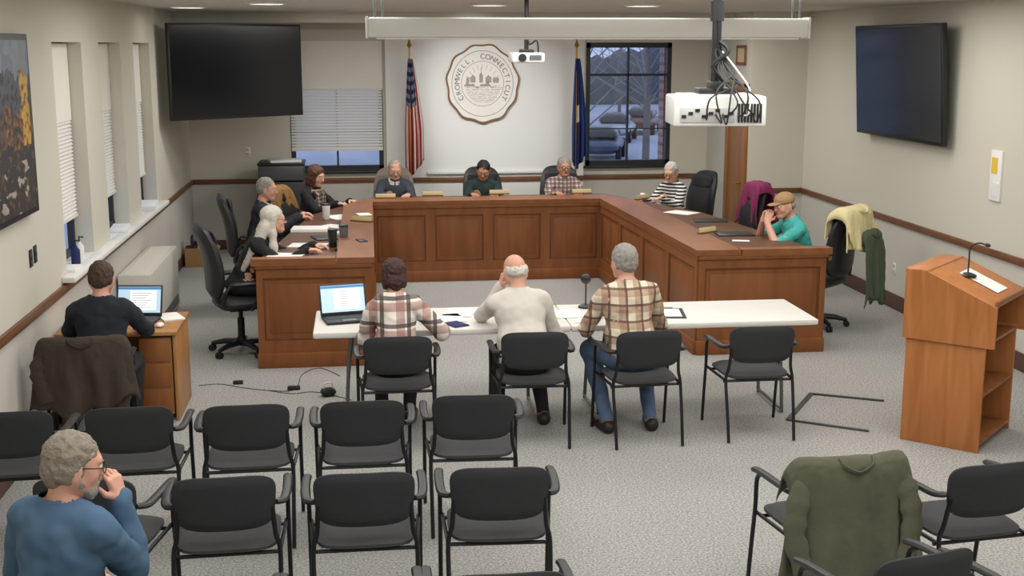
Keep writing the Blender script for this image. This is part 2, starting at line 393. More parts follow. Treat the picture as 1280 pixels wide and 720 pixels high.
def car(x,y,rz,c,label):
    t=thing('car',label,'car',(x,y,-2),rz,'cars parked outside the window'); m=mat('car_paint',c,.3)
    MB().pad(2.2,.88,.62,lambda a,b,w: V((a,b,.62+w)),5,14,8,5).build('car_body',m,t)
    cab=MB().pad(1.25,.78,.62,lambda a,b,w: V((a*(1-.35*max(0,w)/.31)-.15,b*(1-.18*max(0,w)/.31),1.1+w)),5,12,8,8); cab.build('cabin',K['carglass'],t)
    for sx in(-1.35,1.35):
        for sy in(-.8,.8): MB().cyl((sx,sy-.1,.33),(sx,sy+.1,.33),.33,None,18).build('wheel',K['tyre'],t)
for u_,v_,r_,c_,l_ in [(752,178,1.3,(70,78,98),'dark blue-grey parked car, nearest seen through the dark window'),(770,158,1.25,(190,194,200),'pale parked car seen small through the dark window, in the middle'),(802,150,1.2,(110,52,50),'dull red parked car seen small through the dark window, farthest')]:
    p=PZ(u_,v_,-1.3); car(p.x,p.y,r_,c_,l_)
# ------------------------------------------------------------------ ceiling lights
def clight(x,y,label):
    t=thing('ceiling_light',label,'ceiling light',(x,y,ZC),0,'recessed ceiling lights')
    MB().ring((0,0,-.008),(1,0,0),(0,1,0),.17,.018,24,6).build('rim',K['white'],t)
    MB().cyl((0,0,-.001),(0,0,-.012),.16,.16,24).build('diffuser',K['emit'],t)
clight(-1.75,13.6,'round recessed ceiling light nearest the left wall'); clight(-.85,12.3,'round recessed ceiling light above the left arm of the desk')
clight(1.3,12.5,'round recessed ceiling light behind the screen housing, above the seal'); clight(2.85,12.5,'round recessed ceiling light above the state flag and dark window')
def area(x,y,z,sx,sy,p,rot=(0,0,0),c=(1,.982,.94)):
    l=bpy.data.lights.new('ceiling_lamp','AREA'); l.shape='RECTANGLE'; l.size=sx; l.size_y=sy; l.energy=p; l.color=c
    o=bpy.data.objects.new('ceiling_lamp',l); COL.objects.link(o); o.location=(x,y,z); o.rotation_euler=rot
for x in (-.6,1.7,4.0):
    for y in (1.5,4.5,7.5,10.4): area(x,y,ZC-.02,1.8,1.4,38.5)
for x in (-.4,1.6,3.6): area(x,14.2,ZC-.02,1.0,.6,38)
l=bpy.data.lights.new('seal_spot','SPOT'); l.energy=215; l.spot_size=R_(50); l.spot_blend=1.0; l.shadow_soft_size=.06; l.color=(1,.99,.97)
o=bpy.data.objects.new('seal_spot',l); COL.objects.link(o); o.location=(.95,14.2,3.1); o.rotation_euler=(V((1.70,16.9,1.95))-o.location).to_track_quat('-Z','Y').to_euler()
# ------------------------------------------------------------------ SDF bodies
class SDF:
    def __init__(s): s.p=[]
    def cone(s,a,b,ra,rb,reg=0,k=.03,op='+'): s.p.append(('c',np.array(a,float),np.array(b,float),ra,rb,reg,k,op)); return s
    def ell(s,c,r,R=None,reg=0,k=.03,op='+'):
        Rm=np.array(R if R is not None else M.Identity(3),float); s.p.append(('e',np.array(c,float),np.array(r,float),Rm,0,reg,k,op)); return s
    def mesh(s,h):
        los=[];his=[]
        for q in s.p:
            if q[0]=='c': r=max(q[3],q[4]); lo=np.minimum(q[1],q[2])-r; hi=np.maximum(q[1],q[2])+r
            else: r=np.abs(q[3])@q[2]; lo=q[1]-r; hi=q[1]+r
            los.append(lo);his.append(hi)
        pos=[i for i,q in enumerate(s.p) if q[7]=='+']
        org=np.min([los[i] for i in pos],0)-3*h; top=np.max([his[i] for i in pos],0)+3*h
        n=np.ceil((top-org)/h).astype(int)+1
        D=np.full(n,.06,np.float32);L=np.zeros(n,np.int8);B=np.full(n,9.,np.float32)
        for q,lo,hi in zip(s.p,los,his):
            k=q[6]; i0=np.maximum(((lo-k-2*h-org)/h).astype(int),0); i1=np.minimum(((hi+k+2*h-org)/h).astype(int)+2,n)
            if np.any(i1<=i0): continue
            sl=tuple(slice(a,b) for a,b in zip(i0,i1))
            X=(org[0]+h*np.arange(i0[0],i1[0]))[:,None,None];Y=(org[1]+h*np.arange(i0[1],i1[1]))[None,:,None];Z=(org[2]+h*np.arange(i0[2],i1[2]))[None,None,:]
            if q[0]=='c':
                a,b=q[1],q[2]; ba=b-a; bb=max(ba@ba,1e-9); x=X-a[0];y=Y-a[1];z=Z-a[2]
                t=np.clip((x*ba[0]+y*ba[1]+z*ba[2])/bb,0,1)
                d=np.sqrt((x-t*ba[0])**2+(y-t*ba[1])**2+(z-t*ba[2])**2)-(q[3]+(q[4]-q[3])*t)
            else:
                c,r,Rm=q[1],q[2],q[3]; x=X-c[0];y=Y-c[1];z=Z-c[2]
                lx=(x*Rm[0,0]+y*Rm[1,0]+z*Rm[2,0])/r[0]; ly=(x*Rm[0,1]+y*Rm[1,1]+z*Rm[2,1])/r[1]; lz=(x*Rm[0,2]+y*Rm[1,2]+z*Rm[2,2])/r[2]
                k0=np.sqrt(lx*lx+ly*ly+lz*lz); k1=np.sqrt((lx/r[0])**2+(ly/r[1])**2+(lz/r[2])**2)+1e-9
                d=k0*(k0-1)/k1
            d=d.astype(np.float32)
            if q[7]=='+':
                hh=np.maximum(k-np.abs(D[sl]-d),0)/k; D[sl]=np.minimum(D[sl],d)-hh*hh*k*.25
                m=d<B[sl]; L[sl]=np.where(m,q[5],L[sl]); B[sl]=np.minimum(B[sl],d)
            else:
                D[sl]=np.maximum(D[sl],-d)
        S=D<0; m=n-1; C=[(0,0,0),(1,0,0),(0,1,0),(1,1,0),(0,0,1),(1,0,1),(0,1,1),(1,1,1)]
        cnt=np.zeros(m,np.int8)
        for a,b,c in C: cnt+=S[a:a+m[0],b:b+m[1],c:c+m[2]]
        act=(cnt>0)&(cnt<8); idx=np.argwhere(act); N=len(idx)
        vals=np.stack([D[idx[:,0]+a,idx[:,1]+b,idx[:,2]+c] for a,b,c in C],1)
        acc=np.zeros((N,3));num=np.zeros(N); CA=np.array(C,float)
        for a,b in [(0,1),(2,3),(4,5),(6,7),(0,2),(1,3),(4,6),(5,7),(0,4),(1,5),(2,6),(3,7)]:
            va,vb=vals[:,a],vals[:,b]; mk=(va<0)!=(vb<0); t=np.where(mk,va/np.where(mk,va-vb,1),0)
            acc+=mk[:,None]*(CA[a]+(CA[b]-CA[a])*t[:,None]); num+=mk
        loc=acc/num[:,None]; verts=org+h*(idx+loc)
        li=idx+np.round(loc).astype(int); lab=L[li[:,0],li[:,1],li[:,2]]
        vid=-np.ones(m,int); vid[act]=np.arange(N); F=[]
        for ax in range(3):
            o1,o2=(ax+1)%3,(ax+2)%3
            s0=[slice(None)]*3;s1=[slice(None)]*3;s0[ax]=slice(0,-1);s1[ax]=slice(1,None)
            A=S[tuple(s0)];Bq=S[tuple(s1)]; e=np.argwhere(A!=Bq)
            e=e[(e[:,o1]>0)&(e[:,o2]>0)&(e[:,o1]<m[o1])&(e[:,o2]<m[o2])]
            u1=np.zeros(3,int);u1[o1]=1;u2=np.zeros(3,int);u2[o2]=1
            g=lambda c: vid[c[:,0],c[:,1],c[:,2]]
            q=np.stack([g(e-u1-u2),g(e-u2),g(e),g(e-u1)],1); ins=A[e[:,0],e[:,1],e[:,2]]
            q[~ins]=q[~ins][:,::-1]; F.append(q[(q>=0).all(1)])
        return verts,np.concatenate(F),lab
def normals(v,f):
    n=np.cross(v[f[:,2]]-v[f[:,0]],v[f[:,3]]-v[f[:,1]]); o=np.zeros_like(v)
    for k in range(4): np.add.at(o,f[:,k],n)
    return o/(np.linalg.norm(o,axis=1)[:,None]+1e-12)
def npmesh(name,v,f,m,parent):
    me=bpy.data.meshes.new(name); me.from_pydata(v.tolist(),[],f.tolist()); me.materials.append(m)
    me.polygons.foreach_set('use_smooth',[True]*len(me.polygons)); me.update()
    o=bpy.data.objects.new(name,me); COL.objects.link(o); o.parent=parent; return o
def rough(v,n,amp,fr,seed=0):
    d=np.array([mn.noise((p[0]*fr+seed,p[1]*fr,p[2]*fr)) for p in v.tolist()]); return v+n*(d*amp)[:,None]
def cut(v,f,keep,n,off,amp,fr):
    kf=f[keep[f].all(1)]; used=np.unique(kf); mp=-np.ones(len(v),int); mp[used]=np.arange(len(used))
    vv=v[used]+n[used]*off
    if amp: vv=rough(rough(vv,n[used],amp,fr*.8),n[used],amp*.5,fr*2,9)
    return vv,mp[kf]
def ik(S,W,l1,l2,hint):
    d=W-S; D=min(d.length,l1+l2-.004); D=max(D,.12); u=d.normalized(); a=(l1*l1-l2*l2+D*D)/(2*D); hg=math.sqrt(max(l1*l1-a*a,0))
    hp=hint-u*hint.dot(u); hp.normalize(); return S+u*a+hp*hg,S+u*D
def hand_sdf(wr,fd,d,n,sg,s,curl):
    q=SDF(); d=d.normalized(); n=(n-d*n.dot(d)).normalized(); t=n.cross(d)*(-sg)
    q.cone(wr-fd*.07*s,wr+d*.012*s,.030*s,.026*s,k=.02)
    offs=(.030,.0105,-.0105,-.030); ml=(.088,.092,.088,.080); fl=(.072,.080,.074,.058)
    for i in range(4):
        kn=wr+(d*ml[i]+t*offs[i])*s
        q.cone(wr+(d*.012+t*offs[i]*.55)*s,kn,.0155*s,.0118*s,k=.012)
        p=kn; ang=0; r=.0092*s
        for j,fr in enumerate((.45,.31,.24)):
            ang+=curl*(.75,1.0,.7)[j]+i*.05; dv=(d*math.cos(ang)+n*math.sin(ang)+t*offs[i]*4).normalized()
            p2=p+dv*(fl[i]*fr*s); q.cone(p,p2,r,r*.9,k=.004); p=p2; r*=.9
    b=wr+(d*.022+t*.024)*s; m_=b+(d*.6+t*.75+n*.25).normalized()*.044*s; e=m_+(d*.9+t*.2+n*.4).normalized()*.034*s
    q.cone(b,m_,.0155*s,.0118*s,k=.012); q.cone(m_,e,.0112*s,.0085*s,k=.005)
    return q
SHOE=mat('dark_shoes',(38,32,28),.5)
def person(label,loc,rz,sh=.46,s=1.,lean=8,side=0,twist=0,head=(0,5,0),hf=0,L=None,R=None,shirt=None,pants=None,skin=SKIN[0],
           hair=('short',HG),sleeve='long',b=1.,fem=False,kn=(.13,.43),foot=(.13,.42),extras=(),off=.010,amp=.014,scarf=None,beard=None,hintL=None,hintR=None,collar=None):
    t=thing('person',label,'person',(loc[0],loc[1],0),rz)
    hip=V((0,0,sh+.10*s)); RT=M.Rotation(R_(twist),3,'Z')@M.Rotation(R_(side),3,'Y')@M.Rotation(R_(-lean),3,'X')
    T=lambda x,y,z: hip+RT@V((x,y,z))*s
    sw=.86 if fem else 1.0
    q=SDF()
    q.ell(hip+V((0,-.015,0))*s,V((.172,.135,.115))*s,None,2,.04)
    q.ell(T(0,-.005,.14),V((.146*b*sw**.5,.115*b,.18))*s,RT,1,.05)
    if b>1.05: q.ell(T(0,.05*b,.13),V((.125*b,.11*b,.13))*s,RT,1,.05)
    q.ell(T(0,-.005,.34),V((.155*sw*b**.5,.11*b**.5,.18))*s,RT,1,.05)
    if fem:
        for sg in(-1,1): q.ell(T(.065*sg,.082,.30),V((.06,.056,.062))*s,RT,1,.04)
    q.cone(T(-.13*sw,-.012,.43),T(.13*sw,-.012,.43),.06*s,.06*s,1,.035)
    for sg in (-1,1): q.cone(T(0,-.02,.49),T(.12*sg*sw,-.012,.45),.052*s,.044*s,1,.035)
    NB=T(0,-.012,.48); HRm=M.Rotation(R_(twist+head[0]),3,'Z')@M.Rotation(R_(head[2]),3,'Y')@M.Rotation(R_(-head[1]),3,'X')
    HC=T(0,.0,.50)+V((0,hf,0))+(M.Rotation(R_(twist+head[0]),3,'Z')@V((0,.03+head[1]*.0008,.152-abs(head[1])*.0004)))*s
    hp=lambda x,y,z: HC+HRm@V((x,y,z))*s
    q.cone(NB,hp(0,-.03,-.05),.058*s*sw**.5,.05*s,8,.025)
    WR=[]
    for sg,tg,hint in ((1,R,hintR),(-1,L,hintL)):
        hj=V((.095*sg*s,.03,sh+.088*s)); kj=V((kn[0]*sg,kn[1]*s,sh+.055*s)); an=V((foot[0]*sg,foot[1],.085))
        q.cone(hj,kj,.084*s,.062*s,5,.03); q.cone(kj,an,.058*s,.041*s,6,.03); q.ell(kj+(an-kj)*.3+V((0,-.02,0)),V((.05,.053,.11))*s,None,6,.03)
        q.cone(an+V((.0,-.045,-.04)),an+V((.03*sg,.155,-.05)),.042*s,.033*s,7,.02)
        S_=T(.172*sg*sw,-.01,.425)
        if tg is None: tg=((.14*sg,.30,sh+.20*s),)
        W0=V(tg[0]); hv=V(hint) if hint else V((.42*sg,-.4,-1)); E,W=ik(S_,W0,.295*s,.262*s,hv)
        q.cone(S_,E,.051*s*(.9 if fem else 1)*b**.3,.041*s,3,.03); q.cone(E,W,.041*s,.029*s,4,.02)
        fd=(W-E).normalized(); d=V(tg[1]) if len(tg)>1 and tg[1] else fd; n=V(tg[2]) if len(tg)>2 and tg[2] else V((0,0,-1)); cu=tg[3] if len(tg)>3 else .35
        WR.append(hand_sdf(W,fd,d,n,sg,s*(.92 if fem else 1),cu))
    v,f,lab=q.mesh(.0105); nr=normals(v,f)
    parts=[(v,f)]
    # head
    g=SDF()
    def hc(a,bb,ra,rb,k=.02,op='+'): g.cone(hp(*a),hp(*bb),ra*s,rb*s,0,k,op)
    def he(c,r,k=.02,op='+'): g.ell(hp(*c),V(r)*s,HRm,0,k,op)
    he((0,-.014,.03),(.076,.097,.088)); hc((0,.025,-.015),(0,.045,-.082),.064,.038,.03)
    for sg in(-1,1):
        he((.034*sg,.052,-.03),(.032,.032,.034)); he((.078*sg,-.008,-.008),(.011,.022,.033),.008)
        hc((.052*sg,-.005,-.05),(.02*sg,.06,-.09),.026,.022,.03)
    hc((-.032,.074,.026),(.032,.074,.026),.015,.015,.02); he((0,.068,-.094),(.024,.022,.02),.02)
    for sg in(-1,1): he((.031*sg,.102,.004),(.017,.017,.012),.01,'-')
    hc((0,.086,.012),(0,.106,-.026),.009,.0125,.012); he((0,.096,-.031),(.018,.013,.010),.01)
    hc((-.018,.081,-.058),(.018,.081,-.058),.011,.011,.012)
    g.cone(hp(0,-.03,-.04),NB+V((0,0,.0)),.05*s*sw**.5,.056*s*sw**.5,0,.03)
    hv_,hf_,_=g.mesh(.0055); parts.append((hv_,hf_))
    for w in WR:
        a,c,_=w.mesh(.0046); parts.append((a,c))
    vs=[];fs=[];o=0
    for a,c in parts: vs.append(a);fs.append(c+o);o+=len(a)
    npmesh('body',np.concatenate(vs),np.concatenate(fs),skin,t)
    # clothing
    nbz=np.array(NB); nd_=np.array(hp(0,-.03,-.05)-NB); tt=((v-nbz)@nd_)/(nd_@nd_)
    top=(lab==1)|(lab==3)|((lab==8)&(tt<.42))|((lab==2)&(v[:,2]>sh+.09*s)&(v[:,1]<.1))
    if sleeve=='long': top|=(lab==4)
    a,c=cut(v,f,top,nr,off,amp,10); npmesh('shirt',a,c,shirt,t)
    bot=(lab==2)|(lab==5)|(lab==6)|(lab==1)&(v[:,2]<sh+.12*s)
    a,c=cut(v,f,bot,nr,.007,.006,9); npmesh('trousers',a,c,pants,t)
    for sg in(-1,1):
        a,c=cut(v,f,(lab==7)&(v[:,0]*sg>0),nr,.008,0,9); npmesh('shoe',a,c,SHOE,t)
    if collar:
        g=SDF()
        for k in range(14):
            a0=2*PI*k/14;a1=2*PI*(k+1)/14
            if k==3: continue
            for zz,rr in((.482,1.),(.506,.92)):
                g.cone(T(.076*rr*math.cos(a0),.072*rr*math.sin(a0)+.012,zz-.02*math.sin(a0)),T(.076*rr*math.cos(a1),.072*rr*math.sin(a1)+.012,zz-.02*math.sin(a1)),.013*s,.013*s,0,.008)
        a,c,_=g.mesh(.006); npmesh('collar',a,c,collar,t)
    # eyes, brows, lips
    for sg in(-1,1):
        e=MB().ell(hp(.031*sg,.0815,.004),(.0125*s,)*3,HRm).build('eye',K['eyew'],t)
        MB().ell(hp(.031*sg,.0912,.004),(.0058*s,.0035*s,.0058*s),HRm,8,6).build('iris',K['iris'],e)
        MB().tube([hp(.014*sg,.092,.021),hp(.032*sg,.092,.027),hp(.05*sg,.078,.021)],[.003*s,.0042*s,.002*s],6).build('eyebrow',hair[1],t)
    MB().ell(hp(0,.0925,-.0555),(.021*s,.005*s,.0035*s),HRm,12,8).ell(hp(0,.0925,-.0615),(.018*s,.005*s,.0042*s),HRm,12,8).build('lips',K['lip'],t)
    # hair
    st,hm=hair; g=SDF()
    if st in('short','thin','bob','long','shaggy'):
        z=.0 if st!='thin' else -.004
        he((0,-.022,.042+z),(.083,.098,.085+z)); he((0,-.06,-.005),(.068,.055,.075))
        for sg in(-1,1): he((.068*sg,-.025,.0),(.015,.045,.05))
    if st=='shaggy':
        he((0,-.066,-.026),(.07,.046,.066))
        for sg in(-1,1): he((.069*sg,-.03,-.005),(.015,.045,.05))
    if st=='crop':
        he((0,-.022,.046),(.09,.102,.09)); he((0,-.066,-.03),(.078,.05,.082))
        for sg in(-1,1): he((.072*sg,-.015,-.02),(.022,.055,.075))
    if st=='fringe':
        he((0,-.062,-.012),(.07,.052,.055))
        for sg in(-1,1): he((.068*sg,-.03,.0),(.014,.05,.036))
    if st=='bob':
        he((0,-.02,.05),(.092,.1,.088))
        for sg in(-1,1): he((.073*sg,-.012,-.04),(.026,.058,.095)); hc((.07*sg,.02,.05),(.075*sg,.012,-.10),.024,.02)
        he((0,-.068,-.05),(.085,.05,.105))
    if st=='long':
        he((0,-.02,.046),(.087,.1,.086)); he((0,-.07,-.04),(.078,.045,.10))
        for sg in(-1,1):
            hc((.068*sg,-.01,.03),(.078*sg,-.02,-.12),.024,.03,.02); hc((.078*sg,-.02,-.12),(.10*sg,-.02,-.24),.032,.036,.03); hc((.10*sg,-.02,-.24),(.125*sg,.0,-.40),.036,.016,.03)
        for x in(-.055,0,.055): hc((x,-.085,-.06),(x*1.2,-.165,-.22),.05,.055,.03); hc((x*1.2,-.165,-.22),(x*1.1,-.29,-.44),.055,.03,.03)
    if st=='cap':
        he((0,-.06,-.012),(.07,.05,.05))
        for sg in(-1,1): he((.068*sg,-.03,-.005),(.013,.045,.03))
    he((0,.098,-.035),(.068,.075,.105 if st not in('short','thin','shaggy') else .115),.01,'-')
    ha={'long':.35,'crop':1.1,'shaggy':.8}.get(st,1)
    a,c,_=g.mesh(.0065 if st!='shaggy' else .0048); nn=normals(a,c); npmesh('hair',rough(rough(a,nn,.007*ha,38),nn,.004*ha,110,3),c,hm,t)
    if st=='cap':
        g=SDF(); he((0,-.008,.052),(.088,.106,.078)); he((0,-.008,-.055),(.2,.2,.075),.01,'-'); he((0,-.01,.03),(.078,.097,.085),.01,'-')
        he((0,.118,.036),(.062,.065,.007),.008); he((0,-.01,.028),(.079,.098,.088),.01,'-')
        a,c,_=g.mesh(.006); npmesh('cap',a,c,K['tancap'],t)
    if beard:
        g=SDF()
        for sg in(-1,1): hc((.062*sg,.0,-.048),(.034*sg,.053,-.086),.017,.019); hc((.022*sg,.09,-.047),(.034*sg,.078,-.075),.006,.008,.01)
        hc((-.022,.066,-.098),(.022,.066,-.098),.026,.026); hc((-.02,.093,-.045),(.02,.093,-.045),.006,.006,.01)
        a,c,_=g.mesh(.0045); nn=normals(a,c); npmesh('beard',rough(a,nn,.006,70),c,beard,t)
    if 'glasses' in extras:
        gl=MB(); ax,az=HRm@V((1,0,0)),HRm@V((0,0,1))
        for sg in(-1,1):
            gl.ring(hp(.033*sg,.102,.002),ax,az,.021*s,.0022*s,16,5); gl.tube([hp(.054*sg,.1,.006),hp(.077*sg,.06,.008),hp(.08*sg,-.01,.006)],.0022*s,5)
        gl.tube([hp(-.012,.106,.006),hp(.012,.106,.006)],.0022*s,5); gl.build('glasses',K['black'],t)
    if scarf:
        g=SDF()
        for k in range(12):
            a0=2*PI*k/12;a1=2*PI*(k+1)/12
            g.cone(T(.085*math.cos(a0),.075*math.sin(a0)+.01,.475),T(.085*math.cos(a1),.075*math.sin(a1)+.01,.475),.03*s,.03*s,0,.01)
        g.cone(T(.04,.10,.46),T(.07,.15,.20),.032*s,.035*s,0,.02); g.cone(T(-.04,.10,.46),T(-.06,.15,.24),.032*s,.035*s,0,.02)
        a,c,_=g.mesh(.008); nn=normals(a,c); npmesh('scarf',rough(a,nn,.012,30),c,scarf,t)
    return t
K['tancap']=cloth('tan_cap',(160,128,94))
# ------------------------------------------------------------------ stacking chair
def make_chair(label):
    t=thing('stacking_chair',label,'chair',(0,0,0),0,'black stacking armchairs')
    MB().pad(.24,.235,.06,lambda x,y,w: V((x*(1-.06*(y<0)*abs(y)/.235),y+.015,.45+w-.25*max(0,y-.12)**1.2*.6)),5).build('seat',K['seatfab'],t)
    MB().pad(.228,.133,.045,lambda x,z,w: V((x*(1+.05*z/.133),-.24+w+.6*x*x-.22*(z+.133)*.5,.69+z)),4.5,14,12).build('backrest',K['fabric'],t)
    for sg in(-1,1):
        MB().tube(spl([(.235*sg,-.30,.006),(.238*sg,-.255,.22),(.24*sg,-.20,.43),(.222*sg,-.205,.52),(.212*sg,-.228,.66)],5),.0115).build('leg',K['blackmetal'],t)
        MB().tube(spl([(.272*sg,.255,.006),(.272*sg,.225,.25),(.272*sg,.195,.46),(.274*sg,.185,.60),(.274*sg,.14,.648)],5),.0115).build('leg',K['blackmetal'],t)
        MB().tube(spl([(.276*sg,.22,.648),(.278*sg,.12,.662),(.276*sg,-.05,.668),(.262*sg,-.17,.668),(.226*sg,-.226,.68)],5),[.015]+[.02]*18+[.017]*2,8,(1.15,.75)).build('armrest',K['black'],t)
    fr=MB()
    for yy in(-.17,.17): fr.tube([(-.25,yy,.415),(.25,yy,.415)],.010)
    for sg in(-1,1): fr.tube([(.238*sg,-.2,.425),(.262*sg,.2,.425)],.010)
    fr.build('seat_frame',K['blackmetal'],t); return t
_c0=[None]
def chair(x,y,rz,label):
    if _c0[0] is None: _c0[0]=make_chair(label); c=_c0[0]
    else: c=copy_tree(_c0[0]); c['label']=label
    c.location=(x,y,0); c.rotation_euler=(0,0,rz); return c
DY=.235
for x,y,rz,l in [(.22,8.1,0,'black stacking armchair under the woman in the plaid wrap'),(1.15,8.12,-.03,'black stacking armchair under the bald man in white'),
    (1.93,8.06,.06,'black stacking armchair under the man in brown plaid and jeans'),(2.74,8.1,0,'empty black stacking armchair at the right end of the white tables'),
    (-1.9,6.62,.05,'black stacking armchair of the second row, cut by the left edge of the photo'),(-1.27,6.63,.03,'black stacking armchair in the second row, right in front of the draped dark coat'),
    (-.647,6.6,.02,'black stacking armchair in the second row, below the corner of the small oak desk'),(-.02,6.6,0,'black stacking armchair in the second row, behind the woman in the plaid wrap'),
    (.595,6.64,-.04,'black stacking armchair at the right end of the second row, behind the bald man'),
    (-1.27,5.5,-.12,'black stacking armchair beside the right shoulder of the man in the blue shirt'),(-.648,5.45,.04,'black stacking armchair in the third row, second from the man in blue'),
    (-.017,5.43,0,'black stacking armchair in the third row, middle of the three unobstructed ones'),(.606,5.43,-.05,'black stacking armchair at the right end of the third row on open carpet'),
    (-1.24,4.2,-.3,'black stacking armchair the man in the blue shirt sits on'),(-.62,4.27,0,'nearest-row black stacking armchair next to the man in blue, only arm tips showing'),
    (-.09,4.27,0,'nearest-row black stacking armchair in the middle, only arm tips showing at the bottom edge'),(.5,4.27,0,'nearest-row black stacking armchair furthest from the man in blue, only arm tips showing'),
    (2.24,5.3,.1,'black stacking armchair hidden under the olive jacket'),(2.9,5.2,.12,'empty black stacking armchair right of the olive jacket'),
    (2.12,4.25,.25,'black stacking armchair at the bottom edge below the olive jacket'),(2.74,4.25,.2,'black stacking armchair in the bottom right corner of the photo'),
    (-1.84,8.2,.08,'black stacking armchair under the man in the dark suit, coat over its back')]:
    chair(x-math.sin(rz)*DY,y+math.cos(rz)*DY,rz,l)
# ------------------------------------------------------------------ office chairs
def make_office(label,lm):
    t=thing('office_chair',label,'office chair',(0,0,0),0,'high-backed swivel chairs around the dais')
    b=MB()
    for k in range(5):
        a=2*PI*k/5+.3; b.tube([(0,0,.10),(.17*math.cos(a),.17*math.sin(a),.095),(.29*math.cos(a),.29*math.sin(a),.07)],[.034,.027,.018],8)
    b.cyl((0,0,.07),(0,0,.14),.045); b.build('base',K['black'],t)
    for k in range(5):
        a=2*PI*k/5+.3; p=V((.29*math.cos(a),.29*math.sin(a),.03)); q=V((-math.sin(a),math.cos(a),0))*.024
        MB().cyl(p-q,p-q*.25,.03).cyl(p+q*.25,p+q,.03).cyl(p+V((0,0,.0)),p+V((0,0,.045)),.01,None,8).build('caster',K['black'],t)
    MB().cyl((0,0,.12),(0,0,.32),.032).cyl((0,0,.3),(0,0,.42),.02).box((0,0,.41),(.2,.22,.03),None,.008).build('gas_column',K['blackmetal'],t)
    MB().pad(.26,.25,.11,lambda x,y,w: V((x,y+.02,.475+w-(.35*max(0,y-.14)))),4).build('seat',lm,t)
    def bk(x,z,w):
        y=-.24+w+.5*x*x-.16*(z+.33)+.04*math.sin((z+.33)*5)
        return V((x*(1-.12*max(0,z)/.33),y,.86+z))
    MB().pad(.265,.33,.11,bk,4).build('backrest',lm,t)
    MB().pad(.20,.075,.05,lambda x,z,w: V((x,-.255+w+.06+.5*x*x-.1*(z+.54),1.06+z)),4).build('headrest',lm,t)
    for sg in(-1,1):
        a=MB().tube(spl([(.25*sg,.05,.44),(.32*sg,.06,.48),(.325*sg,.1,.6),(.32*sg,.12,.665)],5),.018); a.tube(spl([(.25*sg,-.2,.5),(.32*sg,-.18,.62),(.32*sg,-.14,.665)],4),.016)
        a.pad(.038,.16,.035,lambda x,y,w: V((.32*sg+x,y+.01,.68+w)),4,6,8); a.build('armrest',K['black'],t)
    return t
_o0={}
def office(x,y,rz,label,k='leather',zs=1):
    if k not in _o0: _o0[k]=make_office(label,K[k]); c=_o0[k]
    else: c=copy_tree(_o0[k]); c['label']=label
    c.location=(x,y,0); c.rotation_euler=(0,0,rz); c.scale=(1,1,zs)
A_=-R_(122.7); B_=R_(132); RC=PI/2-.85; CX,CY=4.44,11.52
office(-1.10,11.12,-PI/2+.3,'black leather swivel chair under the long white-haired woman'); office(-1.14,13.3,-PI/2+.1,'black leather swivel chair under the grey-haired man in the dark suit jacket')
office(-.75,14.82,A_,'swivel chair with a tan jacket on it under the brown-haired woman with a scarf','leather',.9); office(.42,15.62,PI,'taupe swivel chair under the grey-haired man in the dark vest','tanleather')
office(1.6,15.6,PI+.2,'black swivel chair under the black-haired person with bowed head'); office(2.56,15.6,PI,'black swivel chair under the man in the small plaid shirt')
office(4.0,14.92,B_-.35,'black swivel chair under the woman in the striped top'); office(4.16,13.5,PI/2+.1,'empty black swivel chair with the bright maroon jacket'); office(CX,CY,RC,'black swivel chair under the man in the tan cap, cream jacket over its back')
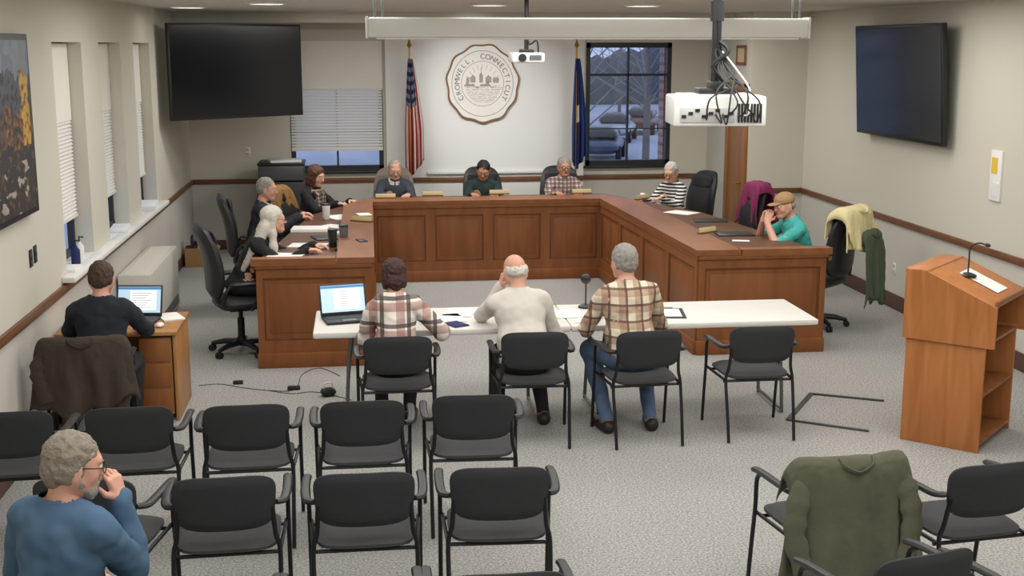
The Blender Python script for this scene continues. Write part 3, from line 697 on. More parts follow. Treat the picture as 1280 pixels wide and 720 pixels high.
# ------------------------------------------------------------------ jackets
def jacket(name,label,loc,rz,w,zt,yc,th,bd,fd,m,seed=0,lean=.1,sl=1.0,sr=.05,zs=1,tw=.80,col=True,cv=.5,fa=.018,sx=.34,sf=.24):
    t=thing(name,label,'jacket',loc,rz); t.scale=(1,1,zs)
    prof=spl([(0,yc+th+.015,zt-fd),(0,yc+th+.005,zt-.06),(0,yc+th*.5,zt+.0),(0,yc,zt+.012),(0,yc-th*.7,zt-.008),(0,yc-th-.004,zt-.07),(0,yc-th-.012-lean*bd*.4,zt-bd*.5),(0,yc-th-.02-lean*bd,zt-bd)],6)
    n=len(prof)-1
    def fn(u,v):
        p=prof[min(int(round(v*n)),n)]; x=(u-.5); hang=max(0,(zt-.05-p.z))/max(bd,.01)
        ww=w*(tw+(1.06-tw)*min(1,hang*1.2)); z=p.z-.10*abs(2*x)**(6 if tw<.85 else 14)*(1-hang*.6)-.16*hang*mn.noise((x*3.5+seed,v*2,1))+.10*hang*hang*abs(2*x)-.012*(1-hang)*max(0,mn.noise((x*6+seed,0,2)))
        fold=math.sin(x*11+seed+3*mn.noise((x*3,v*1.5,seed)))+.7*math.sin(x*25+seed*2+v*3)
        y=p.y+(-1 if p.y<yc else 1)*(.003+fa*hang)*fold*min(1,hang*3+.1)+cv*(x*ww)**2*(1-hang*.3)
        y+=.016*mn.noise((x*7+v*4,v*7-x*5,seed+5))*min(1,.15+hang*1.5)+.007*mn.noise((x*18,v*16,seed))
        return V((x*ww+.04*hang*mn.noise((v*4,seed,x*2)),y,z))
    o=MB().sheet(fn,48,n).build('jacket_body',m,t,80)
    md=o.modifiers.new('thick','SOLIDIFY'); md.thickness=.010; md.offset=0
    for sg in(-1,1):
        x0=sg*w*sx; yo=cv*x0*x0
        s_=MB(); pts=spl([(x0-sg*.03,yc-th+.02+yo,zt-.05),(x0+sg*.02,yc-th-.010+yo,zt-.17),(x0+sg*(.03+.02*math.sin(seed)),yc-th-.024-lean*bd*.35+yo,zt-bd*.55*sl),(x0-sg*.015,yc-th-.034-lean*bd*.8+yo,zt-bd*(.88+.08*math.sin(seed*3+sg))*sl)],6)
        k=len(pts); s_.tube(pts,[min(sr,.014+.010*i)*(1-.15*i/(k-1))*(1+.12*math.sin(i*1.9+seed+sg)) for i in range(k)],14,(sf,1.0),(1,0,0)); s_.build('sleeve',m,t)
    if col:
        c=MB(); pts=spl([(-.085,yc-th*.2,zt+.004),(-.07,yc-th-.0,zt-.02),(0,yc-th-.010,zt-.05),(.07,yc-th-.0,zt-.02),(.085,yc-th*.2,zt+.004)],5)
        c.tube(pts,.014,10,(.5,1.3)); c.build('collar',m,t)
    return t
def cpos(x,y,rz): return (x-math.sin(rz)*DY,y+math.cos(rz)*DY,0)
jacket('olive_jacket','olive green jacket draped over a chair back on the right',cpos(2.24,5.3,.1),.1,.67,.84,-.268,.048,.62,.14,K['olive'],2.4,.03,1.0,.06,1,.94,True,.6,.03,.38,.34)
jacket('dark_coat','dark brown-black coat draped over the chair of the man at the laptop desk',cpos(-1.84,8.2,.08),.08,.66,.84,-.268,.048,.50,.1,K['darkcoat'],4.1,.02,1.0,.058,1,.92,True,.6,.028,.38,.32)
jacket('cream_jacket','cream jacket hung over the swivel chair of the man in the cap',(CX,CY,0),RC,.60,1.21,-.34,.10,.42,.3,K['cream'],2.2,.05,1,.055,1,.92)
gr=V((CX,CY,0))+M.Rotation(RC,3,'Z')@V((.10,-.10,0))
jacket('green_jacket','dark green jacket hanging behind the cream jacket',gr,RC,.40,.98,-.36,.07,.72,.05,K['green'],5.5,.03,1,.05,1,.9)
jacket('maroon_jacket','bright maroon jacket hung on the empty swivel chair',(4.16,13.5,0),PI/2+.1,.58,1.2,-.32,.09,.5,.55,K['maroon'],3.3)
jacket('tan_jacket','tan jacket hung over the chair of the brown-haired woman',(-.75,14.82,0),A_,.56,1.19,-.31,.075,.45,.35,K['tan'],6.3,zs=.9)
# ------------------------------------------------------------------ dais
ZD=.955; ZW=.905
t=thing('council_desk','large U-shaped cherry wood council desk with recessed panels','desk',(1.6,12.5,0)); O=V((1.6,12.5,0))
LO=[(-.93,10.5),(-.55,13.6),(.15,15.17),(3.0,15.17),(3.75,13.3),(4.15,10.5)]
loc2=lambda P: [(a-O.x,b-O.y) for a,b in P]
MB().prism(loc2([(-.915,10.56)]+LO[1:5]+[(4.135,10.56),(3.0,10.56),(2.88,14.4),(.03,14.4),(0,10.56)]),ZW-.03,ZW).build('desktop',K['deskdark'],t)
MB().prism(loc2([(-.22,10.48),(-.20,14.0),(.05,14.66),(2.92,14.66),(3.20,14.0),(3.32,10.48),(2.92,10.48),(2.79,14.29),(.13,14.29),(.10,10.48)]),ZW,ZD).prism(loc2([(-.94,10.48),(-.23,10.48),(-.23,10.6),(-.93,10.6)]),ZW-.01,ZD).prism(loc2([(3.33,10.48),(4.16,10.48),(4.15,10.6),(3.33,10.6)]),ZW-.01,ZD).build('raised_ledge',K['daistop'],t)
def edge(mb,a,b,z):
    a=V((*a,0))-O;b=V((*b,0))-O; d=b-a; m=(a+b)/2; mb.box((m.x,m.y,z),(d.length,.035,.04),(0,0,math.atan2(d.y,d.x)),.008)
ed=MB(); path=[(-.91,10.505),(.075,10.505),(.115,14.315),(2.805,14.315),(2.945,10.505),(4.13,10.505)]
for a,b in zip(path,path[1:]): edge(ed,a,b,ZD-.07)
for a,b in zip(LO,LO[1:]): edge(ed,a,b,ZW-.05)
ed.build('edge_moulding',K['dais'],t)
def pwall(a,b,n,side):
    a=V((*a,0))-O;b=V((*b,0))-O; d=b-a; L=d.length; ang=math.atan2(d.y,d.x); mt=M.Translation(a)@M.Rotation(ang,4,'Z')
    rm=M.Rotation(ang,3,'Z')
    def bx(mb,x0,x1,y0,y1,z0,z1,bev=0):
        c=mt@V(((x0+x1)/2,(y0+y1)/2,(z0+z1)/2)); mb.box(c,(x1-x0,abs(y1-y0),z1-z0),rm,bev)
    m=MB(); s_=side; ZT_=ZW-.03
    bx(m,0,L,0,-.04*s_,0,ZT_)
    bx(m,0,L,-.002*s_,.018*s_,.13,.24); bx(m,0,L,-.002*s_,.018*s_,ZD-.17,ZT_)
    bw=L/n
    for i in range(n+1):
        x=i*bw; x0=max(0,x-.055); x1=min(L,x+.055); bx(m,x0,x1,-.002*s_,.018*s_,.24,ZD-.17)
    m.build('fascia',K['dais'],t)
    m=MB(); bx(m,-.01,L+.01,-.02*s_,.035*s_,0,.13,.006); m.build('plinth',K['dais'],t)
    for i in range(n):
        x0=i*bw+(.055);x1=(i+1)*bw-(.055)
        mo=MB()
        for q in((x0,x1,.24,.256),(x0,x1,ZD-.186,ZD-.17),(x0,x0+.016,.25,ZD-.18),(x1-.016,x1,.25,ZD-.18)): bx(mo,q[0],q[1],0,.011*s_,q[2],q[3],.003)
        mo.build('panel_moulding',K['daisd'],t)
        m=MB(); bx(m,x0+.05,x1-.05,-.002*s_,.006*s_,.30,ZD-.225,.004); m.build('raised_panel',K['dais'],t)
pwall((-.90,10.53),(.07,10.53),1,-1); pwall((.07,10.53),(.12,14.34),4,-1); pwall((.12,14.34),(2.82,14.34),4,-1); pwall((2.82,14.34),(2.95,10.53),4,-1); pwall((2.95,10.53),(4.12,10.53),1,-1)
def plate(u,v,rz,label):
    p=PZ(u,v,ZD); t=thing('name_plate',label,'name plate',(p.x,p.y,ZD),rz,'desk name plates')
    MB().box((0,0,.006),(.25,.05,.012),None,.003).build('plate_base',K['daisd'],t)
    MB().box((0,-.003,.034),(.235,.006,.046),(R_(-14),0,0),.0015).build('plate_face',K['beigeplate'],t)
for a in [(482,248,0,'name plate in front of the man in the dark vest'),(541,245,0,'name plate between the man in the vest and the bowed black-haired person'),(624,243,0,'name plate in front of the bowed black-haired person'),
    (727,242,0,'name plate in front of the man in small plaid'),(803,249,.7,'name plate in front of the woman in the striped top'),(884,291,PI/2-1.0,'name plate on the right arm of the desk facing the room'),
    (452,277,-PI/2+1.0,'name plate on the left arm of the desk near the scarf woman')]: plate(*a)
def paper(p,rz,label,w=.216,l=.279,h=.003,m='paper',name='paper_sheet',cat='paper',group=None):
    t=MB().box((0,0,h/2),(w,l,h),None,.0008 if h<.004 else .001).build(name,K[m]); t.location=p; t.rotation_euler=(0,0,rz); tag(t,label,cat,group)
PP=lambda u,v,z=ZW: PZ(u,v,z)
paper(PP(358,319),1.3,'white paper at the front end of the left desk arm',.22,.30)
paper(PP(385,307),1.4,'white paper under the hands of the white-haired woman',.24,.34,.006); paper(PP(388,288),1.5,'thick white document stack in front of the suited man',.26,.36,.03,name='paper_stack')
paper(PP(425,272),.5,'white paper in front of the woman with the scarf',.25,.36,.008); paper(PP(440,292),1.2,'open white binder near the inner ledge of the left arm',.22,.3,.02,'paper','binder','binder')
paper(PP(418,283),.9,'loose white sheet behind the open white binder on the left arm',.2,.28,.004); paper(PP(405,298),.3,'dark folder between the document stack and the tumblers',.2,.27,.012,'black','folder','folder')
paper(PP(440,312),1.3,'black tablet near the front inner corner of the left desk arm',.2,.27,.012,'black','tablet','tablet'); paper(PZ(455,268,ZD),.2,'small white sheet on the ledge behind the left arm name plate',.14,.2,.004)
paper(PP(852,266),.7,'white paper in front of the woman in the striped top',.25,.33,.005)
paper(PP(918,293),1.5,'black closed tablet in front of the man in the tan cap',.25,.36,.012,'black','tablet','tablet'); paper(PP(888,276),1.4,'black folder on the right desk arm',.24,.34,.01,'black','folder','folder')
paper(PP(926,301),1.3,'thin white sheet beside the tablet on the right arm',.08,.16,.003)
def tumbler(p,label,m):
    t=thing('tumbler',label,'cup',p); MB().lathe([(.03,0),(.036,.01),(.042,.14),(.042,.15)]).build('cup_body',K[m],t); MB().lathe([(.044,.15),(.044,.165),(.03,.172)]).build('cup_lid',K['black'],t)
tumbler(PP(416,309),'black tumbler on the left desk arm','black'); tumbler(PP(430,303),'dark grey tumbler beside the black one on the left desk arm','grey')
tumbler(PP(408,274),'small tumbler beside the elbow of the scarf woman','white')
def phone(p,rz,label):
    t=MB().box((0,0,.005),(.075,.155,.01),None,.003).build('phone',K['black']); t.location=p; t.rotation_euler=(0,0,rz); tag(t,label,'phone')
phone(PZ(452,301,ZD),.3,'black phone on the inner ledge of the left desk arm')
# ------------------------------------------------------------------ folding tables
def ftable(x0,x1,label):
    cx=(x0+x1)/2; L=x1-x0; t=thing('folding_table',label,'table',(cx,8.98,0),0,'white folding tables')
    MB().box((0,0,.7175),(L,.76,.045),None,.012).build('tabletop',K['tabletop'],t)
    for sg in(-1,1):
        for sy in(-1,1):
            MB().tube(spl([(sg*(L/2-.28),.24*sy,.7),(sg*(L/2-.24),.27*sy,.4),(sg*(L/2-.22),.28*sy,.008)],4),.014).build('leg',K['grey'],t)
        MB().tube([(sg*(L/2-.22),-.28,.03),(sg*(L/2-.22),.28,.03)],.012).build('foot_bar',K['grey'],t)
        MB().tube([(sg*(L/2-.26),-.25,.5),(sg*(L/2-.26),.25,.5)],.01).tube([(sg*(L/2-.26),0,.5),(sg*(L/2-.6),0,.7)],.009).build('leg_brace',K['grey'],t)
ftable(-.36,1.482,'white folding table on the left with the laptop'); ftable(1.486,3.335,'white folding table on the right with the empty chair')
ZT=.742
def laptop(p,rz,label,tilt=18):
    t=thing('laptop',label,'laptop',p,rz)
    MB().box((0,0,.01),(.35,.24,.018),None,.005).build('base',K['black'],t)
    kb=MB()
    for r in range(5):
        for c in range(13): kb.box((-.145+c*.0242,.075-r*.022,.0205),(.019,.017,.003))
    kb.build('keyboard',mat('key_grey',(62,64,68),.5),t); MB().box((0,-.075,.02),(.1,.06,.002)).build('touchpad',K['grey'],t)
    rm=M.Rotation(R_(-tilt),3,'X'); hg=V((0,.118,.02))
    l=MB().box(hg+rm@V((0,0,.115)),(.35,.012,.235),rm,.004).build('lid',K['black'],t)
    MB().box(hg+rm@V((0,-.0065,.12)),(.325,.002,.2),rm).build('screen',K['lapscr'],l)
    MB().box(hg+rm@V((.03,-.0082,.115)),(.2,.001,.15),rm).build('document_window',K['lapscr2'],l)
    MB().box(hg+rm@V((0,-.0082,.208)),(.325,.001,.018),rm).build('title_bar',K['lapbar'],l)
    m=MB()
    for k in range(7): m.box(hg+rm@V((.02-.01*(k%3),-.009,.17-k*.018)),(.15-.02*(k%3),.0008,.004),rm)
    m.build('text_lines',K['faint'],l)
laptop((-.12,8.98,ZT),.22,'open black laptop with a lit document on the left folding table')
paper((.62,8.95,ZT),.2,'white agenda sheet between the plaid-wrapped woman and the bald man',.22,.28,.004); paper((.72,9.15,ZT),-.3,'second white sheet further back between the woman and the bald man',.22,.28,.004)
paper((.66,8.74,ZT),.5,'dark blue booklet near the bald man left elbow',.12,.17,.008,'navy','booklet','booklet'); paper((1.52,9.0,ZT),.1,'white sheet between the bald man and the man in brown plaid',.22,.28,.004)
paper((1.6,8.76,ZT),-.4,'small white card beside the man in brown plaid',.12,.16,.003,'paper','card','card')
t=thing('clipboard','black clipboard with white sheet right of the man in brown plaid','clipboard',(2.28,8.93,ZT),-.15)
MB().box((0,0,.003),(.24,.34,.005),None,.002).build('board',K['black'],t); MB().box((-.01,-.005,.007),(.2,.27,.003)).build('sheet',K['paper'],t); MB().box((0,.14,.01),(.09,.03,.012),None,.003).build('clip',K['grey'],t)
def gmic(p,rz,label,pts,hr=.024):
    t=thing('microphone',label,'microphone',p,rz)
    MB().lathe([(.06,0),(.06,.012),(.03,.025)]).build('base',K['black'],t); pp=spl(pts,6); MB().tube(pp,.006).build('gooseneck',K['black'],t)
    d=(pp[-1]-pp[-2]).normalized(); MB().ell(pp[-1]+d*.02,(hr,hr,hr*1.5),d.to_track_quat('Z','Y').to_matrix()).build('windscreen',K['black'],t)
gmic((1.70,9.22,ZT),0,'black gooseneck microphone on the table left of the man in brown plaid',[(0,0,.02),(0,0,.16),(-.01,-.05,.22),(-.02,-.1,.24)],.04)
tumbler((.37,9.0,ZT),'white tumbler in front of the plaid-wrapped woman','white')
phone((.12,8.70,ZT),.4,'black phone beside the laptop on the folding table')
# ------------------------------------------------------------------ lectern
t=thing('lectern','orange oak lectern with slanted top and open shelves','lectern',(4.19,8.05,0),R_(45.7))
W2,D2=.35,.285
for sg in(-1,1):
    MB().span((sg*W2-.012,-D2+.03,0),(sg*W2+.012,D2,.78),.003).build('side_panel',K['lect'],t)
    mt=M.Translation((sg*(W2+.02),0,0))@M(((0,0,1,0),(1,0,0,0),(0,1,0,0),(0,0,0,1)))
    MB().prism([(-D2-.03,.74),(D2+.02,.74),(D2+.02,1.22),(D2-.12,1.22),(-D2-.03,1.02)],-.013,.013,mt).build('upper_side_panel',K['lect'],t)
MB().span((-W2,D2-.02,0),(W2,D2,.76),.003).build('front_panel',K['lect'],t); MB().span((-W2-.01,D2-.005,.74),(W2+.01,D2+.015,1.22),.003).build('upper_front_panel',K['lect'],t)
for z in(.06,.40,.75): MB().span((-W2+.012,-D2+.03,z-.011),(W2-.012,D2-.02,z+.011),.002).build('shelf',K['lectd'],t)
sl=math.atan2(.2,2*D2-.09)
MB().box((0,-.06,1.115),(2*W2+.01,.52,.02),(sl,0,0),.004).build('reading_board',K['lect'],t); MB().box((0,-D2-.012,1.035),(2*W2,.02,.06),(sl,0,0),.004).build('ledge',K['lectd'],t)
MB().span((-W2-.02,D2-.13,1.2),(W2+.02,D2+.03,1.225),.005).build('top_board',K['lect'],t)
RL=M.Rotation(R_(45.7),3,'Z'); lp=lambda x,y,z: V((4.19,8.05,0))+RL@V((x,y,z))
o=MB().box((0,0,0),(.22,.29,.003)).build('paper_sheet',K['paper']); o.location=lp(.05,-.09,1.12); o.rotation_euler=(M.Rotation(R_(45.7),3,'Z')@M.Rotation(sl,3,'X')).to_euler(); tag(o,'white paper lying on the slanted lectern top','paper')
gmic(lp(-.02,.0,1.148),R_(45.7),'black gooseneck microphone rising from the lectern',[(0,0,.0),(.01,.0,.1),(.02,-.0,.2),(.03,-.05,.235),(.035,-.09,.23)],.014)
# ------------------------------------------------------------------ small desk left, laptop, mouse
t=thing('small_desk','small oak desk against the left wall under the lit laptop','desk',(-1.79,9.38,0)); ZS=.68
MB().box((0,0,ZS-.015),(.86,.70,.03),None,.005).build('desktop',K['desk'],t)
for sg in(-1,1): MB().box((sg*.41,0,(ZS-.03)/2),(.025,.66,ZS-.03),None,.003).build('side_panel',K['desk'],t)
MB().box((0,.3,.42),(.78,.02,.48),None,.003).build('modesty_panel',K['desk'],t)
d_=MB().box((.27,-.02,.34),(.23,.6,.58),None,.004).build('drawer_unit',K['desk'],t)
for k in range(3): MB().box((.27,-.325,.16+k*.19),(.22,.015,.175),None,.003).build('drawer_front',K['lectd'],d_)
laptop((-1.72,9.42,ZS),-.12,'open laptop with a bright screen on the small oak desk')
o=MB().ell((0,0,.016),(.03,.05,.018)).build('computer_mouse',K['white']); o.location=(-1.5,9.2,ZS); tag(o,'small pale mouse on the oak desk beside the laptop','mouse')
paper((-1.47,9.52,ZS),.4,'loose white papers at the far right corner of the oak desk',.16,.26,.012)
# convector and box
t=thing('convector','cream enamel convector cabinet against the left wall below the windows','radiator',(-2.08,12.35,0))
MB().box((0,0,.345),(.30,1.7,.63),None,.012).build('cabinet',K['conv'],t); MB().box((0,0,.015),(.26,1.66,.03)).build('plinth',K['black'],t)
g=MB()
for k in range(36): g.box((0,-.79+k*.045,.662),(.2,.012,.006))
g.build('top_grille',K['shade'],t); g=MB()
for k in range(34): g.box((.152,-.76+k*.045,.12),(.008,.02,.1))
g.build('air_inlet',K['grey'],t)
bx_=(-2.04,15.75); t=thing('cardboard_box','open brown cardboard box on the floor in the far left corner','box',(bx_[0],bx_[1],0),.05); m=MB()
for sg in(-1,1): m.box((sg*.16,0,.12),(.008,.26,.24)); m.box((0,sg*.13,.12),(.32,.008,.24))
m.box((.21,0,.255),(.12,.26,.006),(0,.6,0)).box((0,0,.005),(.32,.26,.008)); m.build('box_body',K['cardboard'],t)
for k,(mm,l) in enumerate([('black','black folder standing upright in the cardboard box'),('paper','white papers standing in the cardboard box'),('grey','grey folder leaning in the cardboard box')]):
    o=MB().box((0,0,.19),(.02,.22,.36),None,.003).build('folder',K[mm]); o.location=(bx_[0]-.08+k*.08,bx_[1],.012); o.rotation_euler=(0,.04*k,.05); tag(o,l,'folder')
t=thing('copier','black copier cabinet with pale top standing at the back wall','copier',(-1.02,16.5,0)); t.scale=(1,1,1.1)
MB().box((0,0,.45),(.62,.6,.9),None,.015).build('body',K['black'],t); MB().box((0,0,1.0),(.58,.56,.18),None,.02).build('scanner',mat('copier_grey',(70,70,72),.5),t); MB().box((0,0,1.105),(.6,.56,.03),None,.01).build('lid',K['black'],t)
for k in range(3): MB().box((0,-.302,.2+k*.2),(.54,.012,.17),None,.004).build('paper_drawer',K['black'],t)
paper((-.98,16.42,1.234),.2,'white papers on top of the black copier',.40,.3,.03)
def bottle(x,y,z,label,m):
    t=thing('pump_bottle',label,'bottle',(x,y,z)); MB().lathe([(.033,0),(.036,.01),(.036,.11),(.015,.14),(.015,.15)]).build('bottle_body',K[m],t); MB().tube([(0,0,.15),(0,0,.19),(.035,0,.185)],.007).build('pump',K['black'],t)
bottle(-2.27,10.1,1.013,'dark pump bottle on the nearest window sill','navy'); bottle(-2.28,10.3,1.013,'pale pump bottle on the nearest window sill','white')
paper((-2.27,12.0,1.013),.1,'white papers on the middle window sill',.16,.4,.03); paper((-2.27,13.6,1.013),.1,'white papers on the far window sill by the corner',.18,.6,.05)
paper((-2.27,9.85,1.013),0,'pale booklet on the nearest window sill',.15,.25,.02)
# ------------------------------------------------------------------ televisions
def tv(label,c,w,h,rz,tilt=0,name='television'):
    t=thing(name,label,'television',c,rz); t.rotation_euler=(R_(tilt),0,rz)
    MB().box((0,0,0),(w,.05,h),None,.008).build('bezel',K['black'],t); MB().box((0,-.0255,.005),(w-.045,.004,h-.06)).build('screen',K['scr'],t)
    MB().box((0,.07,0),(.5,.1,.4),None,.01).build('wall_mount',K['blackmetal'],t); return t
a=V((-2.12,14.5));b=V((-.70,15.66)); m=(a+b)/2
tv('large switched-off black television on the left of the back wall',(m.x,m.y,2.425),(b-a).length,1.09,math.atan2(b.y-a.y,b.x-a.x))
tv('large switched-off black television on the right wall',(5.40,12.1,2.36),2.05,1.14,-PI/2,4)
t=thing('wall_display','large framed picture of a dark landscape with yellow-orange trees, cut by the left edge','picture',(XL+.04,7.65,2.21),PI/2)
MB().box((0,0,0),(2.18,.06,1.18),None,.008).build('bezel',K['black'],t)
PM=[mat('img_%d'%i,c,.5,var=.3,scale=14,emit=.10) for i,c in enumerate([(96,104,116),(66,70,80),(176,140,56),(140,84,44),(42,40,40),(150,140,128),(84,64,48),(108,116,122)])]
def fbm(x,y,s): return mn.noise((x,y,s))+.5*mn.noise((x*2.1,y*2.1,s+3))+.25*mn.noise((x*4.3,y*4.3,s+7))
def pm(u,v):
    n=fbm(u*16,v*9,1); tr=fbm(u*34,v*20,5)
    if v<.18+.07*n: return 7 if fbm(u*5,v*5,4)>-.1 else 0
    if .885+.02*n<u<.972+.02*n and v<.62: return 2 if tr>-.1 else (3 if tr>-.45 else 6)
    if v<.40+.10*n: return 1 if tr>-.15 else 4
    if v<.62+.08*n: return 3 if tr>.3 else (6 if tr>-.15 else 4)
    if v>.70 and fbm(u*12,v*14,9)>.32: return 5
    return 4 if tr>-.3 else 6
MB().sheet(lambda u,v: V((-1.05+2.1*u,-.032,.55-1.1*v)),230,120,pm).build('picture_surface',PM,t)
# seal
t=thing('town_seal','round white wooden town seal with bark edge on the back wall','seal',(1.66,16.8995,2.215)); RX=M.Rotation(PI/2,4,'X'); t.scale=(1,1,1.05)
def sca(r,n=120): return [(r*(1+.022*math.sin(11*a)+.012*math.sin(5*a+1))*math.cos(a),r*(1+.022*math.sin(11*a)+.012*math.sin(5*a+1))*math.sin(a)*1.02) for a in [2*PI*i/n for i in range(n)]]
MB().prism(sca(.49),-.0005,.05,RX).build('bark_edge',K['bark'],t); MB().prism(sca(.468),.05,.056,RX).build('seal_face',K['seal'],t)
MB().ring((0,-.057,0),(1,0,0),(0,0,1),.415,.003,60,5).ring((0,-.057,0),(1,0,0),(0,0,1),.285,.0025,50,5).build('ring_lines',K['ink'],t)
TX="CROMWELL, CONNECTICUT"
for i,ch in enumerate(TX):
    if ch==' ': continue
    ph=R_(212-(244/(len(TX)-1))*i); me=text_mesh(ch,.094); me.transform(RX@M.Translation((.346*math.cos(ph),.346*math.sin(ph),.057))@M.Rotation(ph-PI/2,4,'Z')@M.Translation((0,-.033,0)))
    me.materials.clear(); me.materials.append(K['ink']); o=bpy.data.objects.new('letter',me); COL.objects.link(o); o.parent=t
em=MB(); rq=random.Random(5)
for k in range(11):                                  # engraved river lines
    z=-.05-.018*k; hw=math.sqrt(max(0,.262**2-z*z))*.92; x=-hw
    while x<hw:
        l_=rq.uniform(.03,.12); em.box((min(x+l_/2,hw-.01),-.058,z+rq.uniform(-.004,.004)),(l_*.75,.004,.0045)); x+=l_
for i in range(24):
    f_=lambda j: -.015+.03*math.sin(j*.55)+.018*math.sin(j*1.3)
    em.box((-.24+.02*i,-.058,(f_(i)-.035)/2),(.021,.004,f_(i)+.036))
for x,w_b,h_b in((-.13,.07,.06),(-.02,.05,.09),(.08,.08,.055)):
    em.box((x,-.058,.015+h_b/2),(w_b,.004,h_b)); em.prism([(x-w_b*.6,.015+h_b),(x+w_b*.6,.015+h_b),(x,.055+h_b)],.056,.06,RX)
em.box((-.02,-.058,.17),(.006,.004,.08))
for k in range(9):
    a=R_(25+k*16.5); em.tube([(.18*math.cos(a),-.058,.18*math.sin(a)),(.245*math.cos(a),-.058,.245*math.sin(a))],.0025,5)
for x in(-.2,.16,.2): em.ell((x,-.058,.045),(.025,.003,.04),None,10,6)
em.build('emblem',mat('emblem_relief',(156,151,144),.8,var=.06),t)
# flags
def flag(x,y,label,mats,mi,zt,zb,wb,seed):
    t=thing('flag',label,'flag',(x,y,0))
    MB().lathe([(.17,0),(.17,.02),(.06,.06),(.03,.1)],(0,0,0),20).build('stand',K['gold'],t); MB().cyl((0,0,.08),(0,0,zt+.14),.014,.012,10).build('pole',K['gold'],t)
    MB().lathe([(.012,zt+.14),(.035,zt+.17),(.02,zt+.2),(.003,zt+.27)]).build('finial',K['gold'],t)
    def fn(u,v):
        w=.06+(wb-.06)*min(1,v*1.5)**.8; xx=(u-.3)*w; yy=-.03+.045*math.sin(u*19+seed+v*1.5)*(.3+v); z=zt-(zt-zb)*v*(1-.10*abs(u-.35)*2)
        return V((xx,yy,z))
    o=MB().sheet(fn,39,26,mi).build('flag_cloth',mats,t); md=o.modifiers.new('s','SOLIDIFY'); md.thickness=.004
def us(u,v):
    if v<.42 and u<.75:
        return 1 if (int(u*40)%4==1 and int(v*52)%4==1) else 2
    return int(u*39/4+.5)%2
p=PY(513,150,16.55); flag(p.x,p.y,'American flag hanging from a brass pole left of the seal',[K['red'],K['fwhite'],K['navy']],us,2.55,1.02,.25,.4)
p=PY(720,150,16.55); flag(p.x,p.y,'dark blue state flag hanging from a brass pole right of the seal',[K['ctblue'],K['fwhite'],K['navy']],lambda u,v: 1 if(.42<v<.56 and .3<u<.55) else (2 if int(u*9)%2 else 0),2.55,1.08,.20,2.0)
# ------------------------------------------------------------------ projector screen, projectors
t=thing('projection_screen','long white rolled-up projection screen housing hung from the ceiling','projection screen',(1.825,9.8,2.86))
MB().box((0,0,0),(3.49,.15,.15),None,.02).build('housing',K['white'],t)
for sg in(-1,1): MB().box((sg*1.75,0,0),(.02,.16,.165),None,.006).build('end_cap',K['white'],t); MB().tube([(sg*1.69,0,.07),(sg*1.69,0,.27)],.008).tube([(sg*1.63,0,.07),(sg*1.63,0,.27)],.008).tube([(sg*1.70,0,.26),(sg*1.62,0,.26)],.008).build('hanger',K['grey'],t)
MB().box((0,-.02,-.08),(3.36,.03,.02),None,.006).build('bottom_bar',K['white'],t)
p=PY(893,137,5.0)
t=thing('projector','white ceiling projector with dangling cables, hung close to the camera','projector',(p.x,p.y,p.z-.065),-.12)
MB().box((0,0,.065),(.37,.28,.12),None,.009).box((0,.0,.122),(.30,.22,.016),None,.004).build('body',K['white'],t)
MB().box((-.05,-.141,.05),(.22,.006,.06),None,.002).build('connector_panel',mat('panel_grey',(188,188,186),.5),t); q=MB()
for k in range(8): q.box((-.145+k*.027,-.145,.045+(k%3)*.012),(.018,.006,.012))
q.build('sockets',K['black'],t); q=MB()
for k in range(8): q.box((.075+.0125*k,-.1415,.058),(.008,.006,.075))
q.build('vent_grille',K['black'],t); MB().cyl((.08,.13,.065),(.08,.17,.065),.04).build('lens',K['black'],t)
MB().box((0,0,.14),(.15,.14,.026),None,.005).box((0,0,.165),(.045,.16,.03),None,.004).build('mount_bracket',K['black'],t); MB().cyl((.0,0,.15),(.0,0,ZC-(p.z-.065)),.019,None,14).cyl((0,0,.42),(0,0,.50),.028).build('drop_pole',K['black'],t)
cb=MB(); rr=random.Random(3)
for k in range(7):
    x0=-.05+.03*k; u_=lambda a,b: rr.uniform(a,b)
    cb.tube(spl([(x0,-.148,.055),(x0+u_(-.02,.03),-.175,.04+u_(-.03,.02)),(x0+u_(-.02,.05),-.18,.11+u_(-.02,.03)),(.05+u_(-.06,.07),-.11,.2+u_(-.03,.03)),(.015+u_(-.02,.03),-.03,.28),(.012*math.cos(k),-.022,.36),(.008*math.cos(k),-.02,.64)],6),.0036,6)
cb.tube(spl([(.01,-.03,.34),(.04,-.05,.3),(-.02,-.045,.24),(.03,-.04,.18)],6),.009,6); cb.build('cables',K['black'],t)
MB().tube(spl([(.02,-.03,.30),(.07,-.08,.23),(.115,-.14,.15),(.11,-.165,.06),(.09,-.147,.05)],8),.0035,6).build('white_cable',K['white'],t)
p=PY(658,72,11.3)
t=thing('projector','small white ceiling projector behind the screen housing, left of the dark window','projector',(p.x,p.y,p.z-.05),.05)
MB().box((0,0,.05),(.30,.24,.09),None,.02).build('body',K['white'],t); MB().cyl((-.06,-.11,.05),(-.06,-.14,.05),.036).build('lens',K['black'],t); MB().box((.06,-.121,.05),(.11,.004,.045)).build('vent_grille',K['grey'],t)
MB().box((0,0,.11),(.12,.12,.03),None,.008).cyl((0,0,.11),(0,0,ZC-(p.z-.05)),.02,None,12).build('drop_pole',K['black'],t); MB().tube(spl([(.1,-.05,.08),(.08,-.08,.2),(.02,-.03,.17),(0,-.02,.3)],6),.008,6).build('cable',K['black'],t)
